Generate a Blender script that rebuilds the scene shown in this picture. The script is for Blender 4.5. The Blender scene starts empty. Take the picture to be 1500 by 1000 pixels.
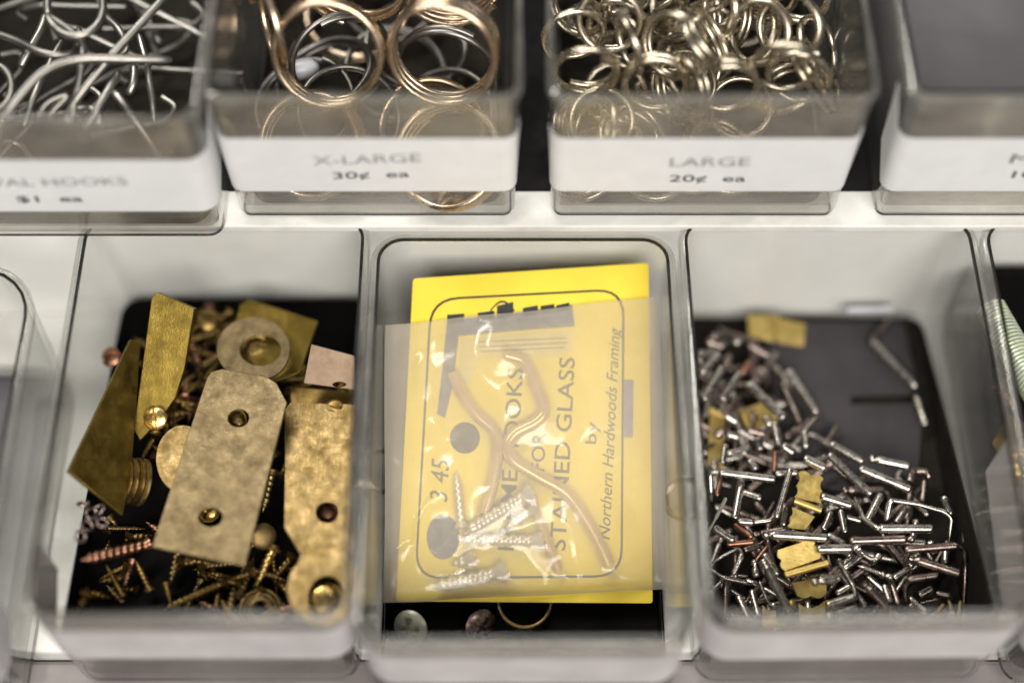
# Small clear hardware bins on a two-step display shelf.  Lengths below are centimetres (S turns them into metres).
import bpy, bmesh, math, random
from mathutils import Vector, Matrix, noise

S = 0.01
PI = math.pi
rng = random.Random(7)
scene = bpy.context.scene
COL = scene.collection

# ------------------------------------------------------------------ camera model (used to read real positions off the photo)
CAM = Vector((0, 0, 42.85))
FOC = 2300.0
FW = Vector((0, 0.5, -0.8660254))
RT = Vector((1, 0, 0))
UP = Vector((0, 0.8660254, 0.5))
BK = -FW

def ray(px, py):
    return (FW + RT * ((px - 750) / FOC) + UP * ((500 - py) / FOC))

LIFT = 0.0        # height of whatever pad the items being placed lie on
def P(px, py, z):
    d = ray(px, py); z = z + LIFT
    return CAM + d * ((z - CAM.z) / d.z)

class Plane:
    def __init__(s, a, b, c):
        s.o = P(*a); s.n = (P(*b) - s.o).cross(P(*c) - s.o).normalized()
        if s.n.dot(BK) < 0: s.n = -s.n
    def at(s, px, py, off=0.0):
        d = ray(px, py)
        t = (s.o + s.n * off - CAM).dot(s.n) / d.dot(s.n)
        return CAM + d * t

# ------------------------------------------------------------------ materials
def new_mat(name):
    m = bpy.data.materials.new(name); m.use_nodes = True
    nt = m.node_tree; nt.nodes.clear()
    out = nt.nodes.new('ShaderNodeOutputMaterial')
    return m, nt, out

def N(nt, t, **kw):
    n = nt.nodes.new(t)
    for k, v in kw.items():
        if k in n.inputs: n.inputs[k].default_value = v
        else: setattr(n, k, v)
    return n

def princ(name, col, metallic=0.0, *a, brushed=0.0, **k):
    m = princ_(name, col, metallic, *a, **k)
    if brushed:
        nt = m.node_tree; b = next(n for n in nt.nodes if n.type == 'BSDF_PRINCIPLED')
        tc = N(nt, 'ShaderNodeTexCoord'); mp = N(nt, 'ShaderNodeMapping'); mp.inputs['Scale'].default_value = (1, 0.06, 1); mp.inputs['Rotation'].default_value = (0, 0, 0.45)
        nt.links.new(tc.outputs['Object'], mp.inputs[0])
        no = N(nt, 'ShaderNodeTexNoise', Scale=2600.0, Detail=4.0, Roughness=0.7); nt.links.new(mp.outputs[0], no.inputs['Vector'])
        bp = N(nt, 'ShaderNodeBump', Strength=brushed, Distance=0.0004); nt.links.new(no.outputs['Fac'], bp.inputs['Height'])
        old = b.inputs['Normal'].links[0].from_socket if b.inputs['Normal'].is_linked else None
        if old: nt.links.new(old, bp.inputs['Normal'])
        nt.links.new(bp.outputs[0], b.inputs['Normal'])
    return m

def princ_(name, col, metallic=0.0, rough=0.5, col2=None, scale=300.0, rvar=0.12, bump=0.0, bscale=900.0, coat=0.0, detail=4.0, lo=0.4, hi=0.65, ind=0.0, spec=0.5):
    """Principled surface with a noise mottling between two colours, uneven gloss and a fine bump."""
    m, nt, out = new_mat(name)
    b = N(nt, 'ShaderNodeBsdfPrincipled')
    b.inputs['Metallic'].default_value = metallic
    b.inputs['Coat Weight'].default_value = coat
    b.inputs['Specular IOR Level'].default_value = spec
    tc = N(nt, 'ShaderNodeTexCoord')
    oi = N(nt, 'ShaderNodeObjectInfo')
    mp = N(nt, 'ShaderNodeVectorMath', operation='ADD')
    nt.links.new(tc.outputs['Object'], mp.inputs[0])
    nt.links.new(oi.outputs['Random'], mp.inputs[1])
    no = N(nt, 'ShaderNodeTexNoise', Scale=scale, Detail=detail, Roughness=0.65)
    nt.links.new(mp.outputs[0], no.inputs['Vector'])
    cr = N(nt, 'ShaderNodeValToRGB')
    cr.color_ramp.elements[0].position = lo; cr.color_ramp.elements[1].position = hi
    c2 = col2 or tuple(c * 0.8 for c in col)
    cr.color_ramp.elements[0].color = (*c2, 1); cr.color_ramp.elements[1].color = (*col, 1)
    nt.links.new(no.outputs['Fac'], cr.inputs[0])
    src = cr.outputs[0]
    if ind:
        mul = N(nt, 'ShaderNodeMath', operation='MULTIPLY_ADD'); mul.inputs[1].default_value = 2 * ind; mul.inputs[2].default_value = 1 - ind
        nt.links.new(oi.outputs['Random'], mul.inputs[0])
        mx = N(nt, 'ShaderNodeVectorMath', operation='SCALE')
        nt.links.new(src, mx.inputs[0]); nt.links.new(mul.outputs[0], mx.inputs['Scale'])
        src = mx.outputs[0]
    nt.links.new(src, b.inputs['Base Color'])
    n2 = N(nt, 'ShaderNodeTexNoise', Scale=scale * 2.3, Detail=3.0)
    nt.links.new(mp.outputs[0], n2.inputs['Vector'])
    mr = N(nt, 'ShaderNodeMapRange'); mr.inputs['From Min'].default_value = 0.3; mr.inputs['From Max'].default_value = 0.7
    mr.inputs['To Min'].default_value = max(0.02, rough - rvar); mr.inputs['To Max'].default_value = min(1, rough + rvar)
    nt.links.new(n2.outputs['Fac'], mr.inputs['Value'])
    nt.links.new(mr.outputs[0], b.inputs['Roughness'])
    if bump:
        n3 = N(nt, 'ShaderNodeTexNoise', Scale=bscale, Detail=3.0)
        nt.links.new(mp.outputs[0], n3.inputs['Vector'])
        bp = N(nt, 'ShaderNodeBump', Strength=bump, Distance=0.0003)
        nt.links.new(n3.outputs['Fac'], bp.inputs['Height'])
        nt.links.new(bp.outputs[0], b.inputs['Normal'])
    nt.links.new(b.outputs[0], out.inputs[0])
    return m

def clear_plastic(name, tint, haze, hazecol, rough, ior=1.5, scale=60.0, stretch=(1, 1, 1), transl=0.3, hazevar=0.5, spec=1.0, bump=0.05):
    """Thin clear sheet: tinted see-through, Fresnel gloss and a milky haze for scuffs and soft reflections."""
    m, nt, out = new_mat(name)
    tr = N(nt, 'ShaderNodeBsdfTransparent'); tr.inputs[0].default_value = (*tint, 1)
    gl = N(nt, 'ShaderNodeBsdfGlossy'); gl.inputs['Roughness'].default_value = rough; gl.inputs[0].default_value = (spec, spec, spec, 1)
    fr = N(nt, 'ShaderNodeFresnel', IOR=ior)
    ge = N(nt, 'ShaderNodeNewGeometry')          # the sheet does not bend light, so its far face must reflect like its near face
    ir = N(nt, 'ShaderNodeMapRange'); ir.inputs['To Min'].default_value = ior; ir.inputs['To Max'].default_value = 1 / ior
    nt.links.new(ge.outputs['Backfacing'], ir.inputs['Value']); nt.links.new(ir.outputs[0], fr.inputs['IOR'])
    tc = N(nt, 'ShaderNodeTexCoord')
    mpg = N(nt, 'ShaderNodeMapping'); mpg.inputs['Scale'].default_value = stretch
    nt.links.new(tc.outputs['Object'], mpg.inputs[0])
    no = N(nt, 'ShaderNodeTexNoise', Scale=scale, Detail=6.0, Roughness=0.6)
    nt.links.new(mpg.outputs[0], no.inputs['Vector'])
    bp = N(nt, 'ShaderNodeBump', Strength=bump, Distance=0.002)
    nt.links.new(no.outputs['Fac'], bp.inputs['Height'])
    nt.links.new(bp.outputs[0], gl.inputs['Normal'])
    mr = N(nt, 'ShaderNodeMapRange'); mr.inputs['From Min'].default_value = 0.3; mr.inputs['From Max'].default_value = 0.75
    mr.inputs['To Min'].default_value = haze * (1 - hazevar); mr.inputs['To Max'].default_value = haze * (1 + hazevar)
    nt.links.new(no.outputs['Fac'], mr.inputs['Value'])
    df = N(nt, 'ShaderNodeBsdfDiffuse'); df.inputs[0].default_value = (*hazecol, 1)
    tl = N(nt, 'ShaderNodeBsdfTranslucent'); tl.inputs[0].default_value = (*hazecol, 1)
    hz = N(nt, 'ShaderNodeMixShader'); hz.inputs[0].default_value = transl
    nt.links.new(df.outputs[0], hz.inputs[1]); nt.links.new(tl.outputs[0], hz.inputs[2])
    m1 = N(nt, 'ShaderNodeMixShader')
    nt.links.new(mr.outputs[0], m1.inputs[0]); nt.links.new(tr.outputs[0], m1.inputs[1]); nt.links.new(hz.outputs[0], m1.inputs[2])
    m2 = N(nt, 'ShaderNodeMixShader')
    nt.links.new(fr.outputs[0], m2.inputs[0]); nt.links.new(m1.outputs[0], m2.inputs[1]); nt.links.new(gl.outputs[0], m2.inputs[2])
    nt.links.new(m2.outputs[0], out.inputs[0])
    return m

M = {}
M['bin'] = clear_plastic('clear_bin_plastic', (0.99, 0.99, 0.985), 0.016, (0.62, 0.60, 0.57), 0.08, 1.36, 70.0, hazevar=0.8, spec=0.75)
M['bin_upper'] = clear_plastic('clear_upper_bin_plastic', (0.97, 0.97, 0.965), 0.10, (0.60, 0.57, 0.52), 0.10, 1.42, 70.0, hazevar=0.8)
M['bin_front'] = clear_plastic('scuff_and_reflection_bin_front', (0.95, 0.94, 0.92), 0.22, (0.64, 0.585, 0.505), 0.16, 1.46, 55.0, (1, 1, 2.5), 0.35, 0.75)  # scuffs plus the pale reflection of the bins below, both as haze colour
M['rim'] = clear_plastic('bin_edge_plastic', (0.90, 0.90, 0.885), 0.16, (0.60, 0.59, 0.56), 0.07, 1.45, 120.0)
M['edge'] = clear_plastic('bin_edge_line', (0.22, 0.22, 0.21), 0.10, (0.12, 0.12, 0.12), 0.10, 1.4, 200.0)  # dark line of internal reflection along the edges, put into the colour
M['paper'] = princ('label_paper', (0.80, 0.80, 0.81), 0, 0.62, (0.76, 0.76, 0.77), 120, 0.05, 0.08, 1200)
M['paper_shaded'] = princ('shaded_label_paper', (0.60, 0.575, 0.58), 0, 0.62, (0.50, 0.475, 0.48), 60, 0.05, 0.08, 1200, detail=7.0)  # label paper greyed to carry the shade on the lower fronts
M['ink'] = princ('faded_label_ink', (0.33, 0.33, 0.34), 0, 0.7, (0.22, 0.22, 0.23), 700)
M['ink_dark'] = princ('black_label_ink', (0.10, 0.10, 0.105), 0, 0.7, (0.05, 0.05, 0.05), 700)
M['ink_print'] = princ('black_print_ink', (0.035, 0.032, 0.03), 0, 0.5, (0.02, 0.02, 0.02), 700)
M['ink_grey'] = princ('grey_print_ink', (0.20, 0.20, 0.22), 0, 0.6, (0.12, 0.12, 0.14), 350)
M['ink_violet'] = princ('violet_print_ink', (0.30, 0.24, 0.32), 0, 0.6, (0.22, 0.18, 0.26), 350)
M['pencil'] = princ('pencil_lead', (0.10, 0.09, 0.08), 0, 0.6, (0.06, 0.06, 0.05), 500)
M['shelf'] = princ('white_shelf_laminate', (0.78, 0.78, 0.75), 0, 0.42, (0.60, 0.59, 0.555), 38, 0.12, 0.05, 500, lo=0.30, hi=0.56, detail=8.0)
M['riser'] = princ('brightened_riser_white', (0.88, 0.875, 0.85), 0, 0.5, (0.80, 0.79, 0.76), 30, 0.1, 0.04, 500, lo=0.3, hi=0.6, detail=7.0)  # whiter than the shelf, making up for light lost behind the bins
M['rail'] = princ('grey_shelf_edge', (0.26, 0.24, 0.24), 0, 0.45, (0.20, 0.18, 0.18), 40)
M['black'] = princ('black_shelf_board', (0.012, 0.012, 0.012), 0, 0.75, (0.008, 0.008, 0.008), 100, spec=0.2)
M['liner'] = princ('black_card_liner', (0.0045, 0.004, 0.004), 0, 0.8, (0.0025, 0.0025, 0.0025), 90, 0.1, 0.2, 700, spec=0.06)
M['liner_grey'] = princ('dark_grey_card_liner', (0.055, 0.050, 0.053), 0, 0.75, (0.040, 0.037, 0.039), 60, 0.1, 0.15, 700, spec=0.3)
M['liner_shade_brown'] = princ('brown_grey_liner_and_shade', (0.022, 0.018, 0.014), 0, 0.75, (0.012, 0.010, 0.008), 60, 0.1, 0.15, 700, spec=0.15)  # pin bin's liner colour; also carries the shade inside the upper bins
M['liner_mid'] = princ('grey_card_liner', (0.115, 0.112, 0.122), 0, 0.65, (0.085, 0.083, 0.09), 22, 0.1, 0.1, 500)
M['brass'] = princ('aged_brass', (0.33, 0.24, 0.11), 1, 0.42, (0.19, 0.13, 0.05), 170, 0.14, 0.3, 1500, ind=0.12, detail=9.0, brushed=0.3)
M['brass_matte'] = princ('tarnished_brass', (0.31, 0.235, 0.125), 0.85, 0.48, (0.15, 0.11, 0.055), 200, 0.14, 0.5, 1400, lo=0.34, hi=0.62, detail=9.0, brushed=0.35)
M['brass_dark'] = princ('dark_brass', (0.30, 0.205, 0.07), 1, 0.40, (0.17, 0.11, 0.035), 200, 0.10, 0.2, 1200, ind=0.1)
M['brass_olive'] = princ('olive_brass', (0.235, 0.165, 0.036), 1, 0.46, (0.15, 0.105, 0.024), 120, 0.14, 0.2, 1200, detail=9.0, brushed=0.3)
M['brass_bright'] = princ('bright_brass', (0.80, 0.58, 0.24), 1, 0.26, (0.62, 0.42, 0.14), 300, 0.08, 0.1, 1500, ind=0.1)
M['gold_plate'] = princ('gold_plated_steel', (0.74, 0.56, 0.20), 0.9, 0.42, (0.60, 0.44, 0.14), 220, 0.08, 0.15, 1200, ind=0.08)
M['copper'] = princ('copper_wire', (0.40, 0.21, 0.14), 1, 0.36, (0.26, 0.13, 0.085), 300, 0.08, ind=0.15)
M['pink'] = princ('pale_copper_plate', (0.36, 0.265, 0.185), 0.9, 0.48, (0.27, 0.19, 0.13), 150, 0.06)
M['bronze'] = princ('bronze_wire', (0.72, 0.60, 0.46), 1, 0.27, (0.60, 0.43, 0.28), 70, 0.06, ind=0.12, lo=0.38, hi=0.58)
M['nickel'] = princ('nickel_wire', (0.68, 0.62, 0.51), 1, 0.27, (0.50, 0.44, 0.34), 160, 0.07, ind=0.15)
M['steel'] = princ('zinc_steel', (0.60, 0.565, 0.52), 1, 0.28, (0.36, 0.33, 0.30), 260, 0.08, 0.1, 1500, ind=0.18)
M['steel_warm'] = princ('stained_steel', (0.36, 0.30, 0.27), 1, 0.30, (0.20, 0.15, 0.135), 260, 0.08, 0.1, 1500, ind=0.18)
M['hooksteel'] = princ('hook_steel', (0.37, 0.36, 0.34), 1, 0.38, (0.28, 0.27, 0.25), 120, 0.06, ind=0.12)
M['zinc_green'] = princ('greenish_zinc', (0.62, 0.66, 0.54), 0.6, 0.42, (0.40, 0.41, 0.34), 150, 0.08)
M['spring'] = princ('glint_tinted_spring_steel', (0.84, 0.92, 0.66), 0.5, 0.30, (0.70, 0.78, 0.64), 100, 0.05)  # greenish-white lamp glint put into the base colour
M['yellow'] = princ('yellow_card', (0.88, 0.69, 0.055), 0, 0.5, (0.80, 0.60, 0.04), 24, 0.08, 0.05, 900)
M['shaded_steel'] = princ('shaded_steel_wire', (0.30, 0.29, 0.275), 1, 0.36, (0.20, 0.19, 0.18), 120, 0.06, ind=0.2)  # steel darkened to carry the shade deep in the ring bin
M['hook'] = princ('coated_brass_wire', (0.82, 0.60, 0.28), 0.6, 0.24, (0.70, 0.47, 0.19), 90, 0.05)
M['screw'] = princ('zinc_screw', (0.86, 0.77, 0.60), 0.7, 0.36, (0.70, 0.64, 0.52), 250, 0.06)
M['white_plug'] = princ('white_plastic', (0.62, 0.64, 0.68), 0, 0.35, (0.55, 0.57, 0.6), 90)
M['bag'] = clear_plastic('polybag_film', (0.97, 0.965, 0.94), 0.43, (0.76, 0.70, 0.60), 0.14, 1.45, 16.0, (1, 1.4, 1), 0.35, 0.25, 0.9, 0.02)

# ------------------------------------------------------------------ object helpers
BASE = {}

def tag(o, label=None, cat=None, group=None, kind=None):
    if label: o['label'] = label
    if cat: o['category'] = cat
    if group: o['group'] = group
    if kind: o['kind'] = kind
    return o

def empty(name, base, label=None, cat=None, group=None, kind=None):
    o = bpy.data.objects.new(name, None); COL.objects.link(o)
    o.empty_display_size = 0.01
    o.location = Vector(base) * S
    BASE[o.name] = Vector(base)
    return tag(o, label, cat, group, kind)

def obj(name, V, F, mat, parent=None, smooth=True, angle=40, bevel=0.0):
    V = [Vector(v) for v in V]
    if parent is not None: base = BASE[parent.name]
    else:
        xs = [v.x for v in V]; ys = [v.y for v in V]; zs = [v.z for v in V]
        base = Vector(((min(xs) + max(xs)) / 2, (min(ys) + max(ys)) / 2, min(zs)))
    me = bpy.data.meshes.new(name)
    me.from_pydata([(v - base) * S for v in V], [], F)
    bm = bmesh.new(); bm.from_mesh(me)
    bmesh.ops.recalc_face_normals(bm, faces=bm.faces)
    bm.to_mesh(me); bm.free()
    me.materials.append(M[mat] if isinstance(mat, str) else mat)
    if smooth:
        me.polygons.foreach_set('use_smooth', [True] * len(me.polygons))
        me.set_sharp_from_angle(angle=math.radians(angle))
    o = bpy.data.objects.new(name, me); COL.objects.link(o)
    if parent is not None: o.parent = parent
    else: o.location = base * S
    BASE[o.name] = base
    if bevel:
        md = o.modifiers.new('worn_edges', 'BEVEL'); md.width = bevel * S; md.segments = 2
        md.limit_method = 'ANGLE'; md.angle_limit = math.radians(50)
    return o

class MB:
    """Collects shapes for one mesh."""
    def __init__(s): s.V = []; s.F = []
    def add(s, V, F):
        k = len(s.V); s.V += [Vector(v) for v in V]; s.F += [tuple(i + k for i in f) for f in F]; return s

def box(x0, x1, y0, y1, z0, z1):
    V = [(x, y, z) for z in (z0, z1) for y in (y0, y1) for x in (x0, x1)]
    return V, [(0, 2, 3, 1), (4, 5, 7, 6), (0, 1, 5, 4), (2, 6, 7, 3), (0, 4, 6, 2), (1, 3, 7, 5)]

def frames(pts, closed=False):
    n = len(pts); T = []
    for i in range(n):
        a = pts[i - 1] if (i or closed) else pts[i]
        b = pts[(i + 1) % n] if (i < n - 1 or closed) else pts[i]
        t = b - a
        T.append(t.normalized() if t.length > 1e-9 else Vector((0, 0, 1)))
    r = Vector((0, 0, 1)) if abs(T[0].z) < 0.9 else Vector((1, 0, 0))
    nrm = (r - T[0] * r.dot(T[0])).normalized(); out = []
    for i in range(n):
        nrm = nrm - T[i] * nrm.dot(T[i])
        if nrm.length < 1e-6: nrm = T[i].orthogonal()
        nrm.normalize(); out.append((nrm.copy(), T[i].cross(nrm)))
    return out

def tube(pts, rad, seg=10, closed=False, flat=1.0, caps=True):
    pts = [Vector(p) for p in pts]; fr = frames(pts, closed); n = len(pts)
    if not hasattr(rad, '__len__'): rad = [rad] * n
    V = []; F = []
    for p, (a, b), r in zip(pts, fr, rad):
        for k in range(seg):
            t = 2 * PI * k / seg
            V.append(p + a * (math.cos(t) * r) + b * (math.sin(t) * r * flat))
    for i in range(n if closed else n - 1):
        j = (i + 1) % n
        for k in range(seg):
            l = (k + 1) % seg
            F.append((i * seg + k, i * seg + l, j * seg + l, j * seg + k))
    if caps and not closed:
        F.append(tuple(range(seg))[::-1]); F.append(tuple((n - 1) * seg + k for k in range(seg)))
    return V, F

def fillet(pts, r=0.15, m=5):
    pts = [Vector(p) for p in pts]; out = [pts[0]]
    for i in range(1, len(pts) - 1):
        a, b, c = pts[i - 1], pts[i], pts[i + 1]
        la = min(r, (a - b).length * 0.45); lc = min(r, (c - b).length * 0.45)
        p = b + (a - b).normalized() * la; q = b + (c - b).normalized() * lc
        for k in range(m + 1):
            t = k / m
            out.append(p * (1 - t) ** 2 + b * 2 * t * (1 - t) + q * t * t)
    out.append(pts[-1]); return out

def spline(pts, m=8):
    pts = [Vector(p) for p in pts]; out = []
    q = [pts[0] * 2 - pts[1]] + pts + [pts[-1] * 2 - pts[-2]]
    for i in range(1, len(q) - 2):
        for k in range(m):
            t = k / m
            out.append(0.5 * ((2 * q[i]) + (q[i + 1] - q[i - 1]) * t + (2 * q[i - 1] - 5 * q[i] + 4 * q[i + 1] - q[i + 2]) * t * t + (3 * q[i] - q[i - 1] - 3 * q[i + 1] + q[i + 2]) * t ** 3))
    out.append(pts[-1]); return out

def resample(pts, step):
    out = [pts[0]]; acc = 0.0
    for a, b in zip(pts, pts[1:]):
        L = (b - a).length
        if L < 1e-9: continue
        n = max(1, int(math.ceil(L / step)))
        for k in range(1, n + 1): out.append(a.lerp(b, k / n))
    return out

def plate_mesh(outline, holes, n, thick):
    """Sheet with holes; the outline lies on its upper face."""
    bm = bmesh.new(); edges = []
    for loop in [outline] + holes:
        vs = [bm.verts.new(p) for p in loop]
        for i in range(len(vs)): edges.append(bm.edges.new((vs[i], vs[(i + 1) % len(vs)])))
    bmesh.ops.triangle_fill(bm, edges=edges, use_beauty=True, use_dissolve=False, normal=n)
    r = bmesh.ops.extrude_face_region(bm, geom=bm.faces[:])
    for v in [g for g in r['geom'] if isinstance(g, bmesh.types.BMVert)]: v.co -= n * thick
    bmesh.ops.recalc_face_normals(bm, faces=bm.faces)
    bm.verts.index_update()
    V = [v.co.copy() for v in bm.verts]; F = [tuple(v.index for v in f.verts) for f in bm.faces]
    bm.free(); return V, F

def flat_mesh(outline, holes, n):
    bm = bmesh.new(); edges = []
    for loop in [outline] + holes:
        vs = [bm.verts.new(p) for p in loop]
        for i in range(len(vs)): edges.append(bm.edges.new((vs[i], vs[(i + 1) % len(vs)])))
    bmesh.ops.triangle_fill(bm, edges=edges, use_beauty=True, use_dissolve=False, normal=n)
    bm.verts.index_update()
    V = [v.co.copy() for v in bm.verts]; F = [tuple(v.index for v in f.verts) for f in bm.faces]
    bm.free(); return V, F

def ell(cx, cy, rx, ry, n=28, rot=0.0):
    c, s = math.cos(rot), math.sin(rot)
    return [(cx + rx * math.cos(2 * PI * k / n) * c - ry * math.sin(2 * PI * k / n) * s, cy + rx * math.cos(2 * PI * k / n) * s + ry * math.sin(2 * PI * k / n) * c) for k in range(n)]

def text2d(body, bold=0.0, shear=0.0, spacing=1.0):
    cu = bpy.data.curves.new('lettering_source', 'FONT'); cu.body = body; cu.size = 1.0
    cu.offset = bold; cu.shear = shear; cu.space_character = spacing; cu.resolution_u = 3
    ob = bpy.data.objects.new('lettering_source', cu); COL.objects.link(ob)
    dg = bpy.context.evaluated_depsgraph_get()
    me = bpy.data.meshes.new_from_object(ob.evaluated_get(dg))
    V = [v.co.copy() for v in me.vertices]; F = [tuple(p.vertices) for p in me.polygons]
    bpy.data.objects.remove(ob); bpy.data.curves.remove(cu); bpy.data.meshes.remove(me)
    x0 = min(v.x for v in V); x1 = max(v.x for v in V)
    return [((v.x - x0) / (x1 - x0), v.y / 0.72) for v in V], F      # x 0..1 along the line, y in cap heights

# ------------------------------------------------------------------ the shelf
sh = empty('display_shelf', (0, 20, -1.5), kind='structure')
obj('lower_board', *box(-32, 32, 14.6, 25.75, -1.5, 0), 'shelf', sh, False, bevel=0.1)
obj('riser_board', *box(-32, 32, 25.76, 26.5, -1.5, 5.44), 'riser', sh, False)
obj('upper_lip', *box(-32, 32, 25.2, 26.45, 5.45, 5.74), 'shelf', sh, False, bevel=0.05)
obj('upper_board', *box(-32, 32, 26.5, 48, 5.2, 5.72), 'black', sh, False)
obj('back_board', *box(-32, 32, 48, 49, 5.2, 30), 'black', sh, False)
obj('price_rail', *box(-32, 32, 9.0, 14.55, -2.6, -0.5), 'rail', sh, False, bevel=0.15)

# ------------------------------------------------------------------ bins
def rrect(x0, x1, y0, y1, inset, r, n=6):
    """Rounded rectangle from the left-front corner, anticlockwise seen from above."""
    r = max(r - inset, 0.12); X0, X1, Y0, Y1 = x0 + inset, x1 - inset, y0 + inset, y1 - inset
    out = []
    for cx, cy, a in ((X0 + r, Y0 + r, PI), (X1 - r, Y0 + r, 1.5 * PI), (X1 - r, Y1 - r, 0), (X0 + r, Y1 - r, 0.5 * PI)):
        for k in range(n + 1):
            t = a + 0.5 * PI * k / n
            out.append((cx + r * math.cos(t), cy + r * math.sin(t)))
    return out

BINH = 5.5
def make_bin(x0, x1, y0, z0, label, depth=12.1, rot=0.0, wrap=(0.9, 0.9), lz=(2.4, 4.6), texts=(), rad=0.85, paper=True, y_rot=None):
    y1 = y0 + depth; cx, cy = (x0 + x1) / 2, (y0 + y1) / 2
    root = empty('storage_bin', (cx, cy, z0), label, 'storage bin', 'clear plastic bins on the display shelf')
    R = Matrix.Rotation(rot, 3, 'Z'); C = Vector((cx, cy, z0))
    def W(x, y, z): return C + R @ (Vector((x, y, z)) - C)
    H = BINH; tap = 0.12; th = 0.17
    prof = [(tap + 0.30, 0.0), (tap + 0.10, 0.06), (tap, 0.26), (0.0, H), (0.03, H + 0.02), (th - 0.02, H + 0.02), (th, H), (th + tap, 0.40), (th + tap + 0.10, 0.25), (th + tap + 0.3, 0.2)]
    V = []; F = []; n = 28
    for ins, z in prof:
        V += [W(x, y, z0 + z) for x, y in rrect(x0, x1, y0, y1, ins, rad)]
    for i in range(len(prof) - 1):
        for k in range(n):
            l = (k + 1) % n
            F.append((i * n + k, i * n + l, (i + 1) * n + l, (i + 1) * n + k))
    F.append(tuple(range(n))[::-1]); F.append(tuple((len(prof) - 1) * n + k for k in range(n)))
    tray = obj('tray', V, F, 'bin_upper' if z0 > 1 else 'bin', root, True, 35)
    tray.data.materials.append(M['bin_front'])
    for pg in tray.data.polygons:
        if abs(pg.normal.y) > 0.9 and pg.center.y < 0: pg.material_index = 1
    # flange round the top edge, with the dark line that its inner and outer edges show
    V = []; F = []
    fl = [(0.0, H - 0.14), (-0.07, H - 0.12), (-0.07, H + 0.05), (0.0, H + 0.10), (th, H + 0.10), (th + 0.02, H + 0.03)]
    for ins, z in fl: V += [W(x, y, z0 + z) for x, y in rrect(x0, x1, y0, y1, ins, rad)]
    for i in range(len(fl) - 1):
        for k in range(n):
            l = (k + 1) % n; F.append((i * n + k, i * n + l, (i + 1) * n + l, (i + 1) * n + k))
    rim = obj('rim', V, F, 'rim', root, True, 50)
    for ins, z, r in ((th - 0.02, H + 0.10, 0.050),):
        loop = [W(x, y, z0 + z) for x, y in rrect(x0, x1, y0, y1, ins, rad)]
        obj('rim_edge', *tube(loop, r, 6, True), 'edge', rim)
    obj('base_edge', *tube([W(x, y, z0 + 0.035) for x, y in rrect(x0, x1, y0, y1, tap + 0.12, rad)], 0.035, 6, True), 'edge', root)
    if paper:
        # paper strip wrapped round the front wall
        def path(z):
            ins = tap * (1 - z / H) - 0.025
            pr = rrect(x0, x1, y0, y1, ins, rad)
            left = pr[0]; right = pr[13]
            wl, wr = wrap
            a = [(left[0], left[1] + wl * (1 - k / 4)) for k in range(4)] if wl > 0 else []
            b = [(right[0], right[1] + wr * (k + 1) / 4) for k in range(4)] if wr > 0 else []
            return a + pr[0:14] + b
        V = []; F = []; zs = [lz[0], (lz[0] + lz[1]) / 2, lz[1]]
        rows = []
        for z in zs:
            p = path(z); rows.append(len(V)); m = len(p)
            for i, (x, y) in enumerate(p):
                e = 0.0
                if wrap[1] > 0.5 and i >= m - 5: e = 0.18 * (i - (m - 5)) * (1 if z > zs[0] else 1.0)
                if wrap[0] > 0.5 and i < 4: e = 0.18 * (4 - i)
                V.append(W(x, y, z0 + z + e))
        for i in range(2):
            for k in range(m - 1): F.append((rows[i] + k, rows[i] + k + 1, rows[i + 1] + k + 1, rows[i + 1] + k))
        lab = obj('paper_label', V, F, 'paper' if z0 > 1 else 'paper_shaded', root, False)
        sm = lab.modifiers.new('paper_thickness', 'SOLIDIFY'); sm.thickness = 0.012 * S; sm.offset = -1
        for body, mat, p0, p1, hgt, bold, tilt in texts:
            tv, tf = text2d(body, bold)
            a, b = p0, p1
            V = []
            for u, v in tv:
                px = a[0] + (b[0] - a[0]) * u; py = a[1] + (b[1] - a[1]) * u
                d = ray(px, py); t = (y0 - 0.05 - CAM.y) / d.y
                p = CAM + d * t
                zz = p.z + v * hgt
                V.append(Vector((p.x, y0 + tap * (1 - (zz - z0) / H) - 0.047, zz)))
            obj('lettering', V, tf, mat, lab, False)
    return root, W

make_bin(-16.3, -7.99, 24.65, 5.75, 'clear bin of silvery wire hooks, label priced $1 ea', rad=0.6, wrap=(0.5, 1.3), lz=(1.45, 3.85),
         texts=[('OVAL HOOKS', 'ink', (-42, 277), (188, 274), 0.36, 0.004, 0), ('$1  ea', 'ink_dark', (26, 300), (122, 299), 0.30, 0.012, 0)])
make_bin(-7.9, 0.2, 25.36, 5.75, 'clear bin of bronze rings, label reading X-LARGE', rad=0.45, wrap=(0.05, 0.3), lz=(1.4, 3.85),
         texts=[('X-LARGE', 'ink', (459, 245), (617, 240), 0.40, 0.0, 0), ('30¢  ea', 'ink_dark', (488, 266), (600, 263), 0.33, 0.006, 0)])
make_bin(0.98, 9.35, 25.36, 5.75, 'clear bin of small nickel rings, label reading LARGE', rad=0.45, wrap=(0.05, 0.05), lz=(1.4, 3.85),
         texts=[('LARGE', 'ink', (981, 247), (1098, 246), 0.40, 0.0, 0), ('20¢  ea', 'ink_dark', (980, 270), (1092, 270), 0.33, 0.006, 0)])
make_bin(10.2, 18.5, 25.36, 5.75, 'clear bin with bare grey floor beside the bin of small nickel rings', rad=0.45, wrap=(0.9, 0.2), lz=(1.4, 3.85),
         texts=[('MEDIUM', 'ink_dark', (1479, 242), (1640, 242), 0.42, 0.0, 0), ('10¢  ea', 'ink_dark', (1482, 264), (1592, 264), 0.33, 0.006, 0)])
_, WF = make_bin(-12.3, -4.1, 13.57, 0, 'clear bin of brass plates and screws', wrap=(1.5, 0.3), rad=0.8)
_, WG = make_bin(-3.92, 4.55, 12.9, 0, 'clear bin holding the bagged yellow card', wrap=(0.4, 0.4))
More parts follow.
